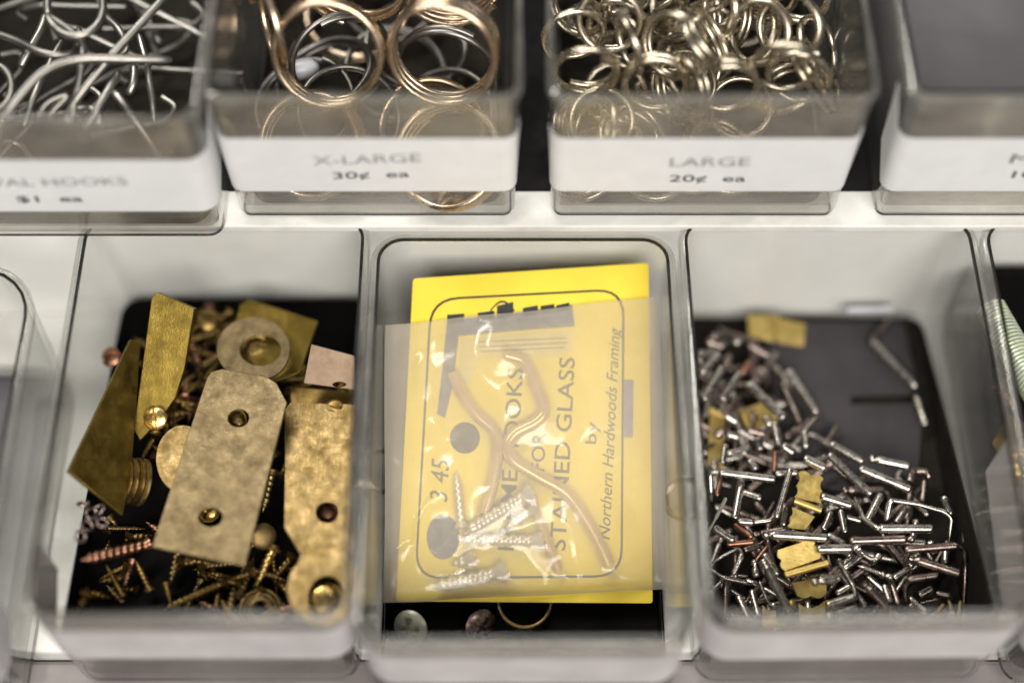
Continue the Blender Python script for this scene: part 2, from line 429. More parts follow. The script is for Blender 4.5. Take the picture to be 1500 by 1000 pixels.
_, WH = make_bin(4.85, 13.25, 13.57, 0, 'clear bin of silvery bent pins and sawtooth hangers', rot=math.radians(0.6), wrap=(0.3, 4.3))
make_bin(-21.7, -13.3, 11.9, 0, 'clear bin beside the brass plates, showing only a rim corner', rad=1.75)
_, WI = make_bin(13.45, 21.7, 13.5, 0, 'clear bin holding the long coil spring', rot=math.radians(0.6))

# card liners on the bin floors, plus sheets and pads added to darken them
def liner(x0, x1, y0, y1, z0, mat, label, lip=0.12, t=0.05, left=0.0, right=0.0, name='floor_liner'):
    V = []; F = []; n = 28
    pr = [(0.0, 0.0), (-0.06 * lip, lip), (0.05 - 0.06 * lip, lip), (0.05, t)]
    for i, (ins, z) in enumerate(pr):
        for x, y in rrect(x0, x1, y0, y1, ins, 0.5):
            side = left if x < x0 + 0.45 else right if x > x1 - 0.45 else 0.0
            up = 0.0
            if i in (1, 2) and side: up = max(0.0, side - lip) * min(1.0, max(0.0, (y1 - 1.0 - y) / 3.0) if y > (y0 + y1) / 2 else 1.0)
            V.append(Vector((x + (-0.05 * up if side is left and side else 0.05 * up), y, z0 + z + up)))
    for i in range(3):
        for k in range(n): F.append((i * n + k, i * n + (k + 1) % n, (i + 1) * n + (k + 1) % n, (i + 1) * n + k))
    F.append(tuple(range(n))[::-1]); F.append(tuple(3 * n + k for k in range(n)))
    o = obj(name, V, F, mat, None, False)
    return tag(o, label, 'liner' if name == 'floor_liner' else 'foam pad', 'card liners on bin floors' if name == 'floor_liner' else 'added black foam pads in the bins')
liner(-11.93, -4.47, 13.95, 25.3, 0.21, 'liner', 'added black foam pad darkening the floor under the brass plates and screws', 1.30, 1.22, left=2.4, name='added_foam_pad')  # added pad, gives the heap a dark floor up to the walls
liner(-3.55, 4.18, 13.25, 24.6, 0.21, 'liner', 'black liner under the yellow card', 0.5)
lh = liner(5.25, 12.85, 13.98, 25.25, 0.21, 'liner_shade_brown', 'dark liner under the bent pins', 0.35, right=2.6)
liner(13.92, 21.1, 14.05, 25.1, 0.21, 'liner', 'added black foam pad standing for dark contents under the coil spring', 3.2, 3.1, name='added_foam_pad')  # added block in place of dark contents
liner(-21.2, -14.0, 12.6, 23.3, 0.21, 'liner_mid', 'grey liner in the bin showing only a rim corner')
liner(-15.9, -8.6, 25.15, 36.1, 5.96, 'liner_shade_brown', 'added dark brown-grey sheet for shade under the silvery wire hooks', 0.3)  # added sheets: shade low in the upper bins put into dark colour
liner(-7.4, -0.3, 25.85, 36.9, 5.96, 'liner_shade_brown', 'added dark brown-grey sheet for shade under the bronze rings', 0.3)
liner(1.48, 8.85, 25.85, 36.9, 5.96, 'liner_shade_brown', 'added dark brown-grey sheet for shade under the small nickel rings', 0.3)
liner(10.75, 17.95, 26.9, 36.8, 5.96, 'liner_mid', 'bare grey liner beside the small nickel rings')
# grey card with a cut slot over the black liner in the pin bin
pl = Plane((1100, 480, 0.42), (1400, 480, 0.42), (1200, 700, 0.34))
slot = [pl.at(*p) for p in ((1246, 580), (1300, 578), (1348, 579), (1347, 590), (1300, 592), (1247, 592))]
o = obj('grey_card', *plate_mesh([pl.at(*p) for p in ((1120, 462), (1235, 463), (1322, 466), (1352, 600), (1345, 690), (1230, 720), (1150, 700))], [slot], pl.n, 0.05), 'liner_grey', None, False)
tag(o, 'dark grey card with a narrow slot, lying on the floor behind the bent pins', 'card')

# ------------------------------------------------------------------ wire rings
def helix_pts(R, r, turns, seg=40, phase=0.0, grow=0.0):
    n = int(seg * turns); out = []
    for k in range(n + 1):
        t = 2 * PI * k / seg + phase
        w = R * (1 + grow * (k / n - 0.5))
        out.append(Vector((w * math.cos(t), w * math.sin(t), (k / n - 0.5) * turns * r * 2.25)))
    return out

def ring_mesh(name, R, r, turns, mat, flat=1.0, phase=0.0, grow=0.0, seg=40):
    V, F = tube(helix_pts(R, r, turns, seg, phase, grow), r, 8, False, flat)
    me = bpy.data.meshes.new(name); me.from_pydata([v * S for v in V], [], F)
    bm = bmesh.new(); bm.from_mesh(me); bmesh.ops.recalc_face_normals(bm, faces=bm.faces); bm.to_mesh(me); bm.free()
    me.materials.append(M[mat]); me.polygons.foreach_set('use_smooth', [True] * len(me.polygons)); me.set_sharp_from_angle(angle=math.radians(50))
    return me

def basis_from(nrm, spin):
    nrm = Vector(nrm).normalized(); a = nrm.orthogonal().normalized(); b = nrm.cross(a)
    c, s = math.cos(spin), math.sin(spin)
    x = a * c + b * s; y = nrm.cross(x)
    return Matrix((x, y, nrm)).transposed()

def view_ring_basis(ang, q, side, spin=0.0):
    """Axes of a ring that the photo shows as an ellipse: major axis at ang degrees, minor/major ratio q."""
    t = math.radians(ang)
    a = RT * math.cos(t) - UP * math.sin(t); b = RT * math.sin(t) + UP * math.cos(t)
    m = b * q + BK * (side * math.sqrt(max(0, 1 - q * q)))
    n = a.cross(m)
    if n.dot(BK) < 0: n = -n; m = -m
    c, s = math.cos(spin), math.sin(spin)
    x = a * c + m * s; y = n.cross(x)
    return Matrix((x, y, n)).transposed()

def put_ring(me, name, pos, B, label, cat, group):
    o = bpy.data.objects.new(name, me); COL.objects.link(o)
    o.matrix_world = Matrix.Translation(Vector(pos) * S) @ B.to_4x4()
    return tag(o, label, cat, group)

# extra large bronze rings
XL = [ring_mesh('split_ring', 1.46, 0.112, 2.5, 'bronze', 1.0, 1.2), ring_mesh('split_ring', 1.46, 0.112, 3.3, 'bronze', 1.0, 2.6, 0.03), ring_mesh('split_ring', 1.46, 0.09, 1.9, 'shaded_steel', 1.0, 0.3), ring_mesh('split_ring', 1.44, 0.115, 1.2, 'bronze', 1.0, 0.6)]
XLG = 'coiled rings in the X-LARGE bin'
for px, py, z, ang, q, side, spin, k, lab in (
    (481, 77, 9.3, 5, 0.86, 1, 0.9, 0, 'open bronze ring lying on top, just behind the X-LARGE label'),
    (650, 75, 9.3, 12, 0.80, 1, 4.0, 1, 'three-turn bronze ring on top, beside the right wall of the X-LARGE bin'),
    (458, 214, 6.98, 80, 0.96, 1, 0.3, 0, 'bronze ring standing against the front wall behind the letter X'),
    (660, 230, 6.9, 100, 0.96, 1, 1.3, 1, 'bronze ring standing against the front wall right of the price'),
    (394, 30, 9.3, 74, 0.24, 1, 2.2, 3, 'bronze ring tilted on edge against the left wall of the X-LARGE bin'),
    (520, -30, 10.0, 10, 0.55, 1, 0.2, 0, 'bronze ring crossing the top edge behind the topmost open ring'),
    (660, -40, 9.6, 0, 0.7, 1, 1.2, 1, 'bronze ring behind the three-turn ring, cut by the photo edge'),
    (500, 88, 7.6, -30, 0.7, 1, 1.9, 2, 'darkened silvery ring lying deep below the topmost open bronze ring'),
    (655, 105, 7.6, 15, 0.62, 1, 0.9, 2, 'darkened silvery ring lying deep below the three-turn bronze ring')):
    put_ring(XL[k], 'split_ring', P(px, py, z), view_ring_basis(ang, q, side, spin), lab, 'ring', XLG)
for i in range(9):
    pos = Vector((rng.uniform(-6.2, -1.5), rng.uniform(27.2, 33.5), rng.uniform(6.3, 7.4)))
    put_ring(XL[rng.choice((2, 2, 0))], 'split_ring', pos, basis_from((rng.uniform(-.4, .4), rng.uniform(-.4, .4), 1), rng.uniform(0, 6)), 'coiled ring half hidden at the bottom of the X-LARGE bin', 'ring', XLG + ' bottom layer')
o = obj('plastic_plug', *tube(spline([P(410, 108, 7.0), P(425, 105, 7.2), P(450, 101, 7.2), P(462, 99, 7.0)], 5), [0.12, .2, .26, .29, .3, .31, .31, .31, .31, .31, .3, .29, .27, .24, .2, .13], 12), 'white_plug')
tag(o, 'small white plastic plug lying among the bronze rings', 'plug')

# large (smaller) nickel rings
LG = [ring_mesh('jump_ring', 0.86, 0.104, 1.02, 'nickel', 1.0, 2.2), ring_mesh('jump_ring', 0.86, 0.104, 1.5, 'nickel', 1.0, 3.7), ring_mesh('jump_ring', 0.88, 0.098, 2.0, 'nickel', 1.0, 0.4), ring_mesh('jump_ring', 0.86, 0.104, 1.25, 'nickel', 1.0, 5.2)]
LGG = 'nickel rings in the LARGE bin'
SH1 = 'nickel ring lying loose in the heap of the LARGE bin'
for px, py, z, ang, q, side, spin, k, lab in (
    (858, 103, 9.2, 0, 0.47, 1, 0.5, 1, 'nickel ring seen as a narrow oval, lowest at the left wall of the LARGE bin'),
    (893, 30, 9.5, 10, 0.86, 1, 1.0, 1, 'nickel ring with a visible gap, at the left of the LARGE heap'),
    (840, 52, 8.9, -10, 0.62, 1, 2.0, 0, 'nickel ring wedged at the left wall behind the narrow oval ring'),
    (985, 66, 9.6, 60, 0.72, 1, 2.7, 2, 'double-turn nickel ring lying on top in the middle of the LARGE heap'),
    (1036, 58, 9.8, 60, 0.55, -1, 0.2, 2, 'tilted double-turn nickel ring leaning on the middle ring of the LARGE heap'),
    (1149, 99, 9.7, 8, 0.60, 1, 1.9, 0, 'wide oval nickel ring on top at the right front of the LARGE heap'),
    (1062, 126, 9.0, 0, 0.60, 1, 1.3, 3, 'nickel ring behind the front wall, left of the wide oval ring'),
    (1112, 48, 9.3, 70, 0.86, 1, 4.0, 1, 'nickel ring standing behind the wide oval ring'),
    (1158, 40, 9.4, 60, 0.84, 1, 1.6, 2, 'double-turn nickel ring at the right side, above the wide oval ring'),
    (1170, 112, 9.0, 20, 0.62, 1, 2.4, 3, 'nickel ring showing through the middle of the wide oval ring'),
    (960, -2, 9.8, 0, 0.5, 1, 0.9, 0, 'nickel ring crossing the photo top above the middle ring'),
    (1055, 10, 9.6, 80, 0.42, 1, 0.1, 0, 'nickel ring on edge, above the tilted double-turn ring'),
    (920, 62, 9.6, 68, 0.16, 1, 0.4, 0, 'nickel ring seen edge-on beside the ring with a gap'),
    (1000, 15, 9.4, 150, 0.5, 1, 0.4, 3, SH1), (960, 122, 8.8, 5, 0.7, 1, 3.0, 1, SH1), (1000, 128, 8.7, 70, 0.5, 1, 5.0, 2, SH1),
    (985, 62, 9.1, 20, 0.8, 1, 1.0, 3, SH1), (1098, 50, 8.8, 110, 0.8, 1, 2.0, 2, SH1), (905, 45, 8.9, 30, 0.7, 1, 5.0, 0, SH1),
    (1198, 70, 8.9, 75, 0.6, -1, 0.5, 0, SH1), (1185, 100, 8.8, 62, 0.35, -1, 2.5, 2, SH1), (1205, 120, 8.4, 70, 0.4, -1, 1.0, 1, SH1),
    (1120, -5, 9.6, 10, 0.6, 1, 2.0, 0, SH1), (1170, -10, 9.2, 30, 0.7, 1, 0.0, 1, SH1), (850, 5, 9.2, 40, 0.8, 1, 0.0, 1, SH1), (905, -15, 9.6, 0, 0.6, 1, 3, 3, SH1), (1030, -20, 9.7, 0, 0.7, 1, 3, 1, SH1),
    (850, 182, 7.2, 85, 0.75, 1, 0.4, 2, 'nickel rings pressed upright on the left front corner of the LARGE bin'),
    ):
    put_ring(LG[k], 'jump_ring', P(px, py, z), view_ring_basis(ang, q, side, spin), lab.replace('nickel rings pressed', 'nickel ring pressed'), 'ring', LGG)
for k in range(7):
    put_ring(rng.choice(LG), 'jump_ring', Vector((2.1 + 1.0 * k, 26.45 + rng.uniform(0, .4), 6.2 + rng.uniform(0, .25))), basis_from((rng.gauss(0, .2), rng.gauss(.25, .2), 1), rng.uniform(0, 6)), 'nickel ring on the floor of the LARGE bin, showing under its label', 'ring', LGG + ' on the floor')
for i in range(46):
    y = rng.uniform(26.5, 35.5); lay = i / 46
    zt = 6.3 + 1.9 * lay
    pos = Vector((rng.uniform(1.2 + .95, 9.1 - .95), y, zt + 0.1 * (y - 27) * lay))
    nrm = Vector((rng.gauss(0, .55), rng.gauss(-.2, .55), 1))
    if lay > 0.75 and pos.y > 29: nrm = Vector((rng.gauss(0, .7), rng.gauss(-.2, .7), 1))
    put_ring(rng.choice(LG), 'jump_ring', pos, basis_from(nrm, rng.uniform(0, 6)), 'nickel ring half buried deeper in the heap of the LARGE bin', 'ring', LGG + ' lower layers')

# ------------------------------------------------------------------ silvery wire hooks
HKG = 'wire hooks in the $1 bin'
def wire_hook(pts, r, label, smooth=True, taper=True, mat='hooksteel', group=HKG):
    w = [P(*p) for p in pts]
    w = spline(w, 8) if smooth else fillet(w, 0.3, 6)
    r *= 1.15; n = len(w); rad = [r] * n
    if taper: rad[0] = r * 0.5; rad[-1] = r * 0.5; rad[1] = r * .9; rad[-2] = r * .9
    return tag(obj('wire_hook', *tube(w, rad, 10), mat), label, 'hook', group)
def loop_px(cx, cy, r, z, a0, a1, q=1.0, n=10, dz=0.0):
    return [(cx + r * math.cos(math.radians(a0 + (a1 - a0) * k / n)), cy + r * q * math.sin(math.radians(a0 + (a1 - a0) * k / n)), z + dz * k / n) for k in range(n + 1)]
wire_hook([(252, 88, 9.2), (190, 87, 9.5), (119, 87, 9.7), (68, 103, 9.8), (30, 140, 9.6), (-10, 195, 9.2)], 0.115, 'thick wire hook bending across the heap to the left, on top of its bin')
wire_hook([(245, -8, 9.9), (205, 36, 9.7), (158, 88, 9.4), (118, 138, 9.0), (95, 172, 8.6)], 0.11, 'straight silvery hook shank running diagonally to the top edge')
wire_hook([(-20, 45, 9.2), (20, 58, 9.3), (65, 78, 9.4), (100, 80, 9.3), (113, 70, 9.2), (116, 40, 9.2)], 0.10, 'hook wire curving in from the left behind the eye loop')
wire_hook(loop_px(110, 10, 41, 9.9, -200, 160, 1.05, 14) + [(118, 60, 9.6), (119, 100, 9.3), (103, 180, 8.6)], 0.10, 'silvery hook ending in a large round eye loop')
wire_hook([(68, 20, 9.0), (60, 45, 8.9), (40, 80, 8.7), (30, 100, 8.5)], 0.12, 'short flat hook end pointing down by the eye loop')
wire_hook(loop_px(-10, 128, 27, 9.0, -90, 200, 1.25, 12), 0.09, 'small eye loop cut by the left photo edge')
wire_hook([(175, 105, 9.0), (160, 130, 8.9), (140, 165, 8.7), (124, 190, 8.4)], 0.105, 'dull hook shank leaning by the front wall, below the thick wire hook')
wire_hook([(166, 133, 8.9), (190, 165, 8.7), (218, 205, 8.1), (235, 235, 7.6)], 0.10, 'hook shank sloping down to the label end at the right')
wire_hook([(203, 50, 8.8), (215, 95, 8.6), (222, 140, 8.3), (226, 180, 7.9)], 0.085, 'thin upright hook wire near the right wall of its bin')
wire_hook(loop_px(122, 178, 24, 8.6, -190, 20, 0.9, 10), 0.10, 'hook bend peeking above the front rim')
wire_hook([(52, 175, 8.8), (70, 150, 9.0), (98, 140, 9.0), (70, 170, 8.8)], 0.10, 'bent hook tip close to the front rim')
wire_hook([(196, 95, 8.4), (196, 120, 8.3), (188, 140, 8.1)], 0.11, 'short thick hook end below the thick wire hook')
wire_hook([(150, 20, 8.2), (175, 45, 8.2), (185, 70, 8.0), (170, 85, 7.8)], 0.09, 'dim curved hook wire deep beside the diagonal shank')
wire_hook([(90, 60, 8.8), (55, 130, 8.6), (35, 185, 8.2)], 0.09, 'thin shank slanting under the bend of the thick wire hook')
for i in range(16):
    a = rng.uniform(0, PI); c = Vector((rng.uniform(-14.8, -9.6), rng.uniform(26.5, 33), rng.uniform(6.4, 7.9)))
    L = rng.uniform(1.0, 1.9); d = Vector((math.cos(a), math.sin(a), rng.uniform(-.15, .15))); e = Vector((-d.y, d.x, 0.2))
    w = spline([c - d * L, c, c + d * L * .7, c + d * L + e * .35, c + d * L * .75 + e * .75], 6)
    tag(obj('wire_hook', *tube(w, 0.095, 8), 'hooksteel'), 'wire hook half hidden low in the heap of silvery hooks', 'hook', HKG + ' lower layer')
# ------------------------------------------------------------------ brass plates and screws
def plate(name, outline, holes, plane, thick, mat, label, cat, group=None, bevel=0.02):
    o = obj(name, *plate_mesh([plane.at(*p) for p in outline], [[plane.at(*p) for p in h] for h in holes], plane.n, thick), mat, None, True, 30, bevel)
    return tag(o, label, cat, group)
BPG = 'brass plates in the bin'
LIFT = 0.9
pc = Plane((302, 552, 2.95), (420, 590, 3.0), (222, 800, 2.15))
plate('brass_plate', [(303, 553), (310, 544), (325, 540), (392, 552), (405, 561), (420, 589), (389, 710), (358, 829), (222, 801), (262, 677)], [ell(349, 612, 15.5, 13), ell(308, 757, 17.5, 14)], pc, 0.12, 'brass_matte', 'long matte brass plate with two round holes and clipped top corners', 'plate', BPG)
pw = Plane((330, 500, 2.35), (420, 510, 2.45), (372, 560, 2.35))
plate('flat_washer', ell(371, 511, 54, 47, 40), [ell(381, 512, 30, 23, 28)], pw, 0.12, 'brass_matte', 'broad flat washer above the top end of the long two-hole plate', 'washer')
py_ = Plane((360, 440, 2.1), (465, 470, 2.1), (430, 540, 1.9))
plate('brass_plate', [(352, 446), (366, 438), (466, 470), (440, 545), (400, 560), (335, 500)], [], py_, 0.1, 'brass_olive', 'square yellow-olive plate under the broad flat washer', 'plate', BPG)
pr_ = Plane((418, 600, 2.2), (520, 600, 2.2), (430, 880, 2.1))
plate('brass_plate', [(417, 600), (424, 590), (521, 592), (521, 700), (519, 800)] + [(478 + 58 * math.cos(math.radians(a)), 862 + 55 * math.sin(math.radians(a))) for a in range(-48, 230, 9)] + [(440, 812), (416, 772)], [ell(479, 750, 16, 15), ell(476, 872, 24, 30, rot=0.3)], pr_, 0.12, 'brass', 'brass keyhole plate with a round lower end, lying along the right wall', 'plate', BPG)
pk = Plane((445, 560, 2.4), (520, 570, 2.4), (455, 505, 2.9))
plate('brass_plate', [(445, 561), (456, 504), (520, 521), (521, 571)], [ell(497, 563, 10, 4)], pk, 0.12, 'pink', 'small pale pinkish plate above the keyhole plate', 'plate', BPG)
pa = Plane((226, 430, 3.9), (283, 452, 3.7), (200, 640, 1.5))
plate('brass_plate', [(222, 436), (230, 428), (285, 452), (270, 540), (258, 580), (236, 612), (205, 645), (196, 628)], [], pa, 0.22, 'brass_olive', 'olive brass plate standing steeply against the back wall', 'plate', BPG)
pb = Plane((196, 498, 2.6), (102, 690, 3.0), (180, 752, 1.6))
plate('brass_plate', [(192, 497), (206, 500), (200, 600), (192, 700), (180, 755), (100, 690)], [], pb, 0.12, 'brass_olive', 'pointed olive brass plate leaning along the left wall', 'plate', BPG)
pd = Plane((222, 670, 1.9), (280, 670, 2.0), (250, 720, 1.9))
plate('brass_disc', ell(268, 672, 40, 50, 36), [], pd, 0.12, 'brass', 'round brass disc half under the long two-hole plate', 'disc')
p5 = Plane((430, 575, 1.6), (520, 580, 1.6), (430, 610, 1.6))
plate('brass_plate', [(424, 566), (520, 574), (520, 640), (430, 640)], [], p5, 0.1, 'brass_dark', 'dark brass plate showing between the pinkish plate and the keyhole plate', 'plate', BPG)
# a fanned stack of discs on edge
stk = empty('disc_stack', P(190, 745, 0.4), 'fanned stack of dull brass discs standing beside the long two-hole plate', 'disc stack')
for k in range(4):
    c = P(206 - 9 * k, 706 - 1 * k, 1.5 - 0.06 * k)
    nrm = Vector((-0.78, -0.1, 0.55)); B = basis_from(nrm, 0)
    V = []; F = []
    loops = [(0.42, 0.03), (0.60, 0.05), (0.68, 0.02), (0.68, -0.05), (0.42, -0.05)]
    for R_, z_ in loops: V += [c + B @ Vector((R_ * math.cos(2 * PI * j / 32), R_ * math.sin(2 * PI * j / 32), z_)) for j in range(32)]
    for i in range(5):
        for j in range(32): F.append((i * 32 + j, i * 32 + (j + 1) % 32, ((i + 1) % 5) * 32 + (j + 1) % 32, ((i + 1) % 5) * 32 + j))
    obj('disc', V, F, 'brass_dark' if k % 2 else 'brass', stk)

def head_mesh(R, h, cut, kind, B, c, skirt=0.0, n=22):
    """Domed screw head with a cut slot or a cross recess; B's z axis is the screw axis pointing out of the head."""
    V = []; F = []; idx = {}
    for i in range(n + 1):
        for j in range(n + 1):
            a, b = 2 * i / n - 1, 2 * j / n - 1
            if abs(a) > abs(b): r_, t = a, (PI / 4) * (b / a) if a else 0
            else: r_, t = b, PI / 2 - (PI / 4) * (a / b) if b else 0
            x, y = R * r_ * math.cos(t), R * r_ * math.sin(t)
            d2 = min(1.0, (x * x + y * y) / (R * R))
            z = h * math.sqrt(max(0.0, 1 - 0.85 * d2))
            w = R * 0.16
            if kind == 'slot' and abs(x) < w: z -= cut
            if kind == 'cross' and ((abs(x) < w and abs(y) < R * .62) or (abs(y) < w and abs(x) < R * .62)): z -= cut
            idx[i, j] = len(V); V.append(c + B @ Vector((x, y, z)))
    for i in range(n):
        for j in range(n): F.append((idx[i, j], idx[i + 1, j], idx[i + 1, j + 1], idx[i, j + 1]))
    rimv = [idx[i, 0] for i in range(n)] + [idx[n, j] for j in range(n)] + [idx[n - i, n] for i in range(n)] + [idx[0, n - j] for j in range(n)]
    k0 = len(V)
    for v in rimv:
        loc = B.transposed() @ (V[v] - c)
        V.append(c + B @ Vector((loc.x * (0.42 if skirt else 1), loc.y * (0.42 if skirt else 1), -skirt if skirt else -h * 0.15)))
    m = len(rimv)
    for k in range(m): F.append((rimv[k], rimv[(k + 1) % m], k0 + (k + 1) % m, k0 + k))
    F.append(tuple(range(k0, k0 + m)))
    return V, F

def thread_mesh(a, b, r, pitch, depth, seg=12, per=6, tip=True):
    a = Vector(a); b = Vector(b); ax = (b - a); L = ax.length; ax.normalize()
    B = basis_from(ax, 0); n = max(6, int(L / pitch * per)); V = []; F = []
    for i in range(n + 1):
        s = L * i / n
        base = r
        if tip and L - s < 0.3: base = r * max(0.08, (L - s) / 0.3)
        for k in range(seg):
            t = 2 * PI * k / seg; ph = (s / pitch + k / seg) % 1.0
            rr = base - depth + 2 * depth * (1 - abs(2 * ph - 1)) if base > depth else base
            V.append(a + B @ Vector((rr * math.cos(t), rr * math.sin(t), s)))
    for i in range(n):
        for k in range(seg): F.append((i * seg + k, i * seg + (k + 1) % seg, (i + 1) * seg + (k + 1) % seg, (i + 1) * seg + k))
    F.append(tuple(range(seg))[::-1]); F.append(tuple(n * seg + k for k in range(seg)))
    return V, F

def screw(a, b, r, mat, label, group=None, hr=None, kind='slot', spin=0.0, skirt=None, name='wood_screw'):
    """Screw with its head at a and its tip at b (world centimetres)."""
    a = Vector(a); b = Vector(b); hr = hr or r * 2.0
    root = empty(name, (a + b) / 2 - Vector((0, 0, r)), label, 'screw', group)
    ax = (a - b).normalized()
    obj('shank', *thread_mesh(a, b, r, r * 1.5, r * 0.2), mat, root, True, 60)
    obj('head', *head_mesh(hr, hr * 0.45, hr * 0.35, kind, basis_from(ax, spin), a, hr * 0.7 if skirt is None else skirt), mat, root, True, 35)
    return root
BSG = 'brass screws under the plates'
def head_at(px, py, z, R, mat, label, nrm=(0, -.3, 1), kind='slot', spin=0.4, L=1.0, group=BSG):
    c = P(px, py, z); d = Vector(nrm).normalized()
    return screw(c, c - d * L, R * 0.45, mat, label, group, R, kind, spin)
head_at(228, 613, 2.0, 0.34, 'brass_bright', 'slotted brass screw head beside the foot of the steep olive plate', (-.1, -.5, 1), spin=2.3)
head_at(163, 523, 1.4, 0.30, 'copper', 'shiny round screw head between the left wall and the steep plates', (-.3, -.3, 1), spin=1.0)
head_at(378, 516, 1.75, 0.48, 'brass_bright', 'round brass screw head seen through the broad flat washer', (.1, -.4, 1), kind='none', L=1.1)
head_at(475, 880, 1.6, 0.50, 'brass_bright', 'brass screw head filling the big hole of the keyhole plate', (.2, -.2, 1), kind='none', L=1.1)
head_at(345, 616, 2.1, 0.33, 'brass_bright', 'brass screw head under the upper hole of the long plate', kind='none', L=1.0)
head_at(306, 748, 1.35, 0.33, 'brass_bright', 'slotted screw head under the lower hole of the long plate', spin=1.57, L=0.8)
head_at(478, 752, 1.4, 0.3, 'copper', 'screw head under the small hole of the keyhole plate', kind='none', L=0.8)
head_at(385, 785, 1.6, 0.36, 'brass', 'oval brass head right of the long plate near its lower end', (.5, -.5, 1), kind='none', L=0.9)
head_at(305, 470, 1.6, 0.34, 'brass_dark', 'dim brass head behind the steep olive plate and the washer', (.2, -.3, 1), L=0.8)
head_at(490, 600, 2.1, 0.3, 'brass_dark', 'dark brass head on the upper edge of the keyhole plate', L=0.6)
screw(P(215, 797, 1.3), P(118, 821, 2.2), 0.14, 'copper', 'copper screw lying level, its thread bright, below the pointed plate', BSG, 0.2)
for px, py, qx, qy, z, m, lab in ((398, 690, 385, 750, 1.6, 'brass', 'brass screw squeezed upright between the two large plates'), (330, 852, 240, 892, 1.0, 'brass_dark', 'long dark brass screw sloping in the black space at the front'), (352, 872, 372, 815, 1.0, 'brass', 'brass screw below the lower edge of the long plate'), (400, 800, 375, 860, 1.3, 'brass_bright', 'bright brass screw left of the notch in the keyhole plate'), (428, 815, 398, 850, 1.0, 'brass_dark', 'dark brass screw beside the round end of the keyhole plate'), (335, 905, 345, 850, 1.0, 'brass', 'brass screw close to the front wall, left of the coiled washers'), (128, 870, 112, 898, 1.6, 'brass_dark', 'brass screw near the left front corner of its bin')):
    screw(P(px, py, z), P(qx, qy, z - .3), 0.11, m, lab, BSG, 0.2)
for k, (px, py) in enumerate(((122, 738), (134, 752), (146, 746), (128, 770), (118, 785), (150, 765))):
    put_ring(ring_mesh('chain_link', 0.15, 0.04, 1.0, 'steel_warm', seg=16), 'chain_link', P(px, py, 2.3 + .05 * k), basis_from((rng.gauss(0, .6), rng.gauss(0, .6), 1), k), 'small shiny wire link in the dark left front part of the brass bin', 'link', 'wire links in the brass bin')
cw = [ring_mesh('lock_washer', R_, 0.06, 1.0, 'brass', seg=24) for R_ in (0.55, 0.42, 0.3)]
for k in range(3): put_ring(cw[k], 'lock_washer', P(382, 893, 0.9 + .14 * k), basis_from((.1, -.3, 1), k), ('wide brass wire washer, lowest of the nested washers', 'middle-sized brass wire washer in the nested washers', 'smallest brass wire washer, on top of the nested washers')[k], 'washer', 'nested washers by the keyhole plate')
for i in range(135):
    px, py = rng.choice(((rng.uniform(330, 420), rng.uniform(680, 900)), (rng.uniform(290, 430), rng.uniform(830, 900)), (rng.uniform(215, 300), rng.uniform(560, 660)), (rng.uniform(280, 330), rng.uniform(460, 540)), (rng.uniform(430, 520), rng.uniform(540, 600)), (rng.uniform(140, 330), rng.uniform(770, 880)), (rng.uniform(180, 330), rng.uniform(500, 700))))
    c = P(px, py, rng.uniform(0.4, 1.15)); a = rng.uniform(0, 2 * PI); d = Vector((math.cos(a), math.sin(a), rng.uniform(-.35, .35))) * rng.uniform(.3, .6)
    screw(c - d, c + d, rng.uniform(0.07, 0.11), rng.choice(('brass_dark', 'brass_dark', 'brass_dark', 'brass', 'brass_dark', 'copper')), 'small brass screw half buried under the plates', BSG + ' lower layer', kind=rng.choice(('slot', 'cross')))  # mostly darker brass, putting the pile's shade into the colour

LIFT = 0.0
# ------------------------------------------------------------------ bagged yellow card
CP = Plane((605, 408, 4.35), (950, 385, 4.35), (580, 880, 1.05))
TL, TR, BR, BL = (605, 408), (950, 385), (956, 883), (580, 880)
def lerp2(a, b, t): return (a[0] + (b[0] - a[0]) * t, a[1] + (b[1] - a[1]) * t)
def rr_px(c, r, n=6):
    """Rounded quadrilateral through four pixel corners."""
    out = []
    for i in range(4):
        p, q, s = c[i - 1], c[i], c[(i + 1) % 4]
        lp = math.dist(p, q); ls = math.dist(s, q)
        a = lerp2(q, p, r / lp); b = lerp2(q, s, r / ls)
        for k in range(n + 1):
            t = k / n
            out.append(tuple(a[j] * (1 - t) ** 2 + 2 * q[j] * t * (1 - t) + b[j] * t * t for j in (0, 1)))
    return out
card = obj('printed_card', *plate_mesh([CP.at(*p) for p in rr_px([TL, TR, BR, BL], 5)], [], CP.n, 0.05), 'yellow', None, False)
tag(card, 'yellow printed card for picture hooks, inside the clear bag', 'card')
def printed(name, outline, holes, mat, off=0.006):
    return obj(name, *flat_mesh([CP.at(*p, off) for p in outline], [[CP.at(*p, off) for p in h] for h in holes], CP.n), mat, card, False)
def inset(c, d):
    m = (sum(p[0] for p in c) / 4, sum(p[1] for p in c) / 4)
    return [(p[0] + math.copysign(d, m[0] - p[0]), p[1] + math.copysign(d, m[1] - p[1])) for p in c]
fr = [(630, 437), (915, 422), (912, 845), (607, 848)]
printed('border_line', rr_px(fr, 42), [rr_px(inset(fr, 3.2), 39)], 'ink_print')
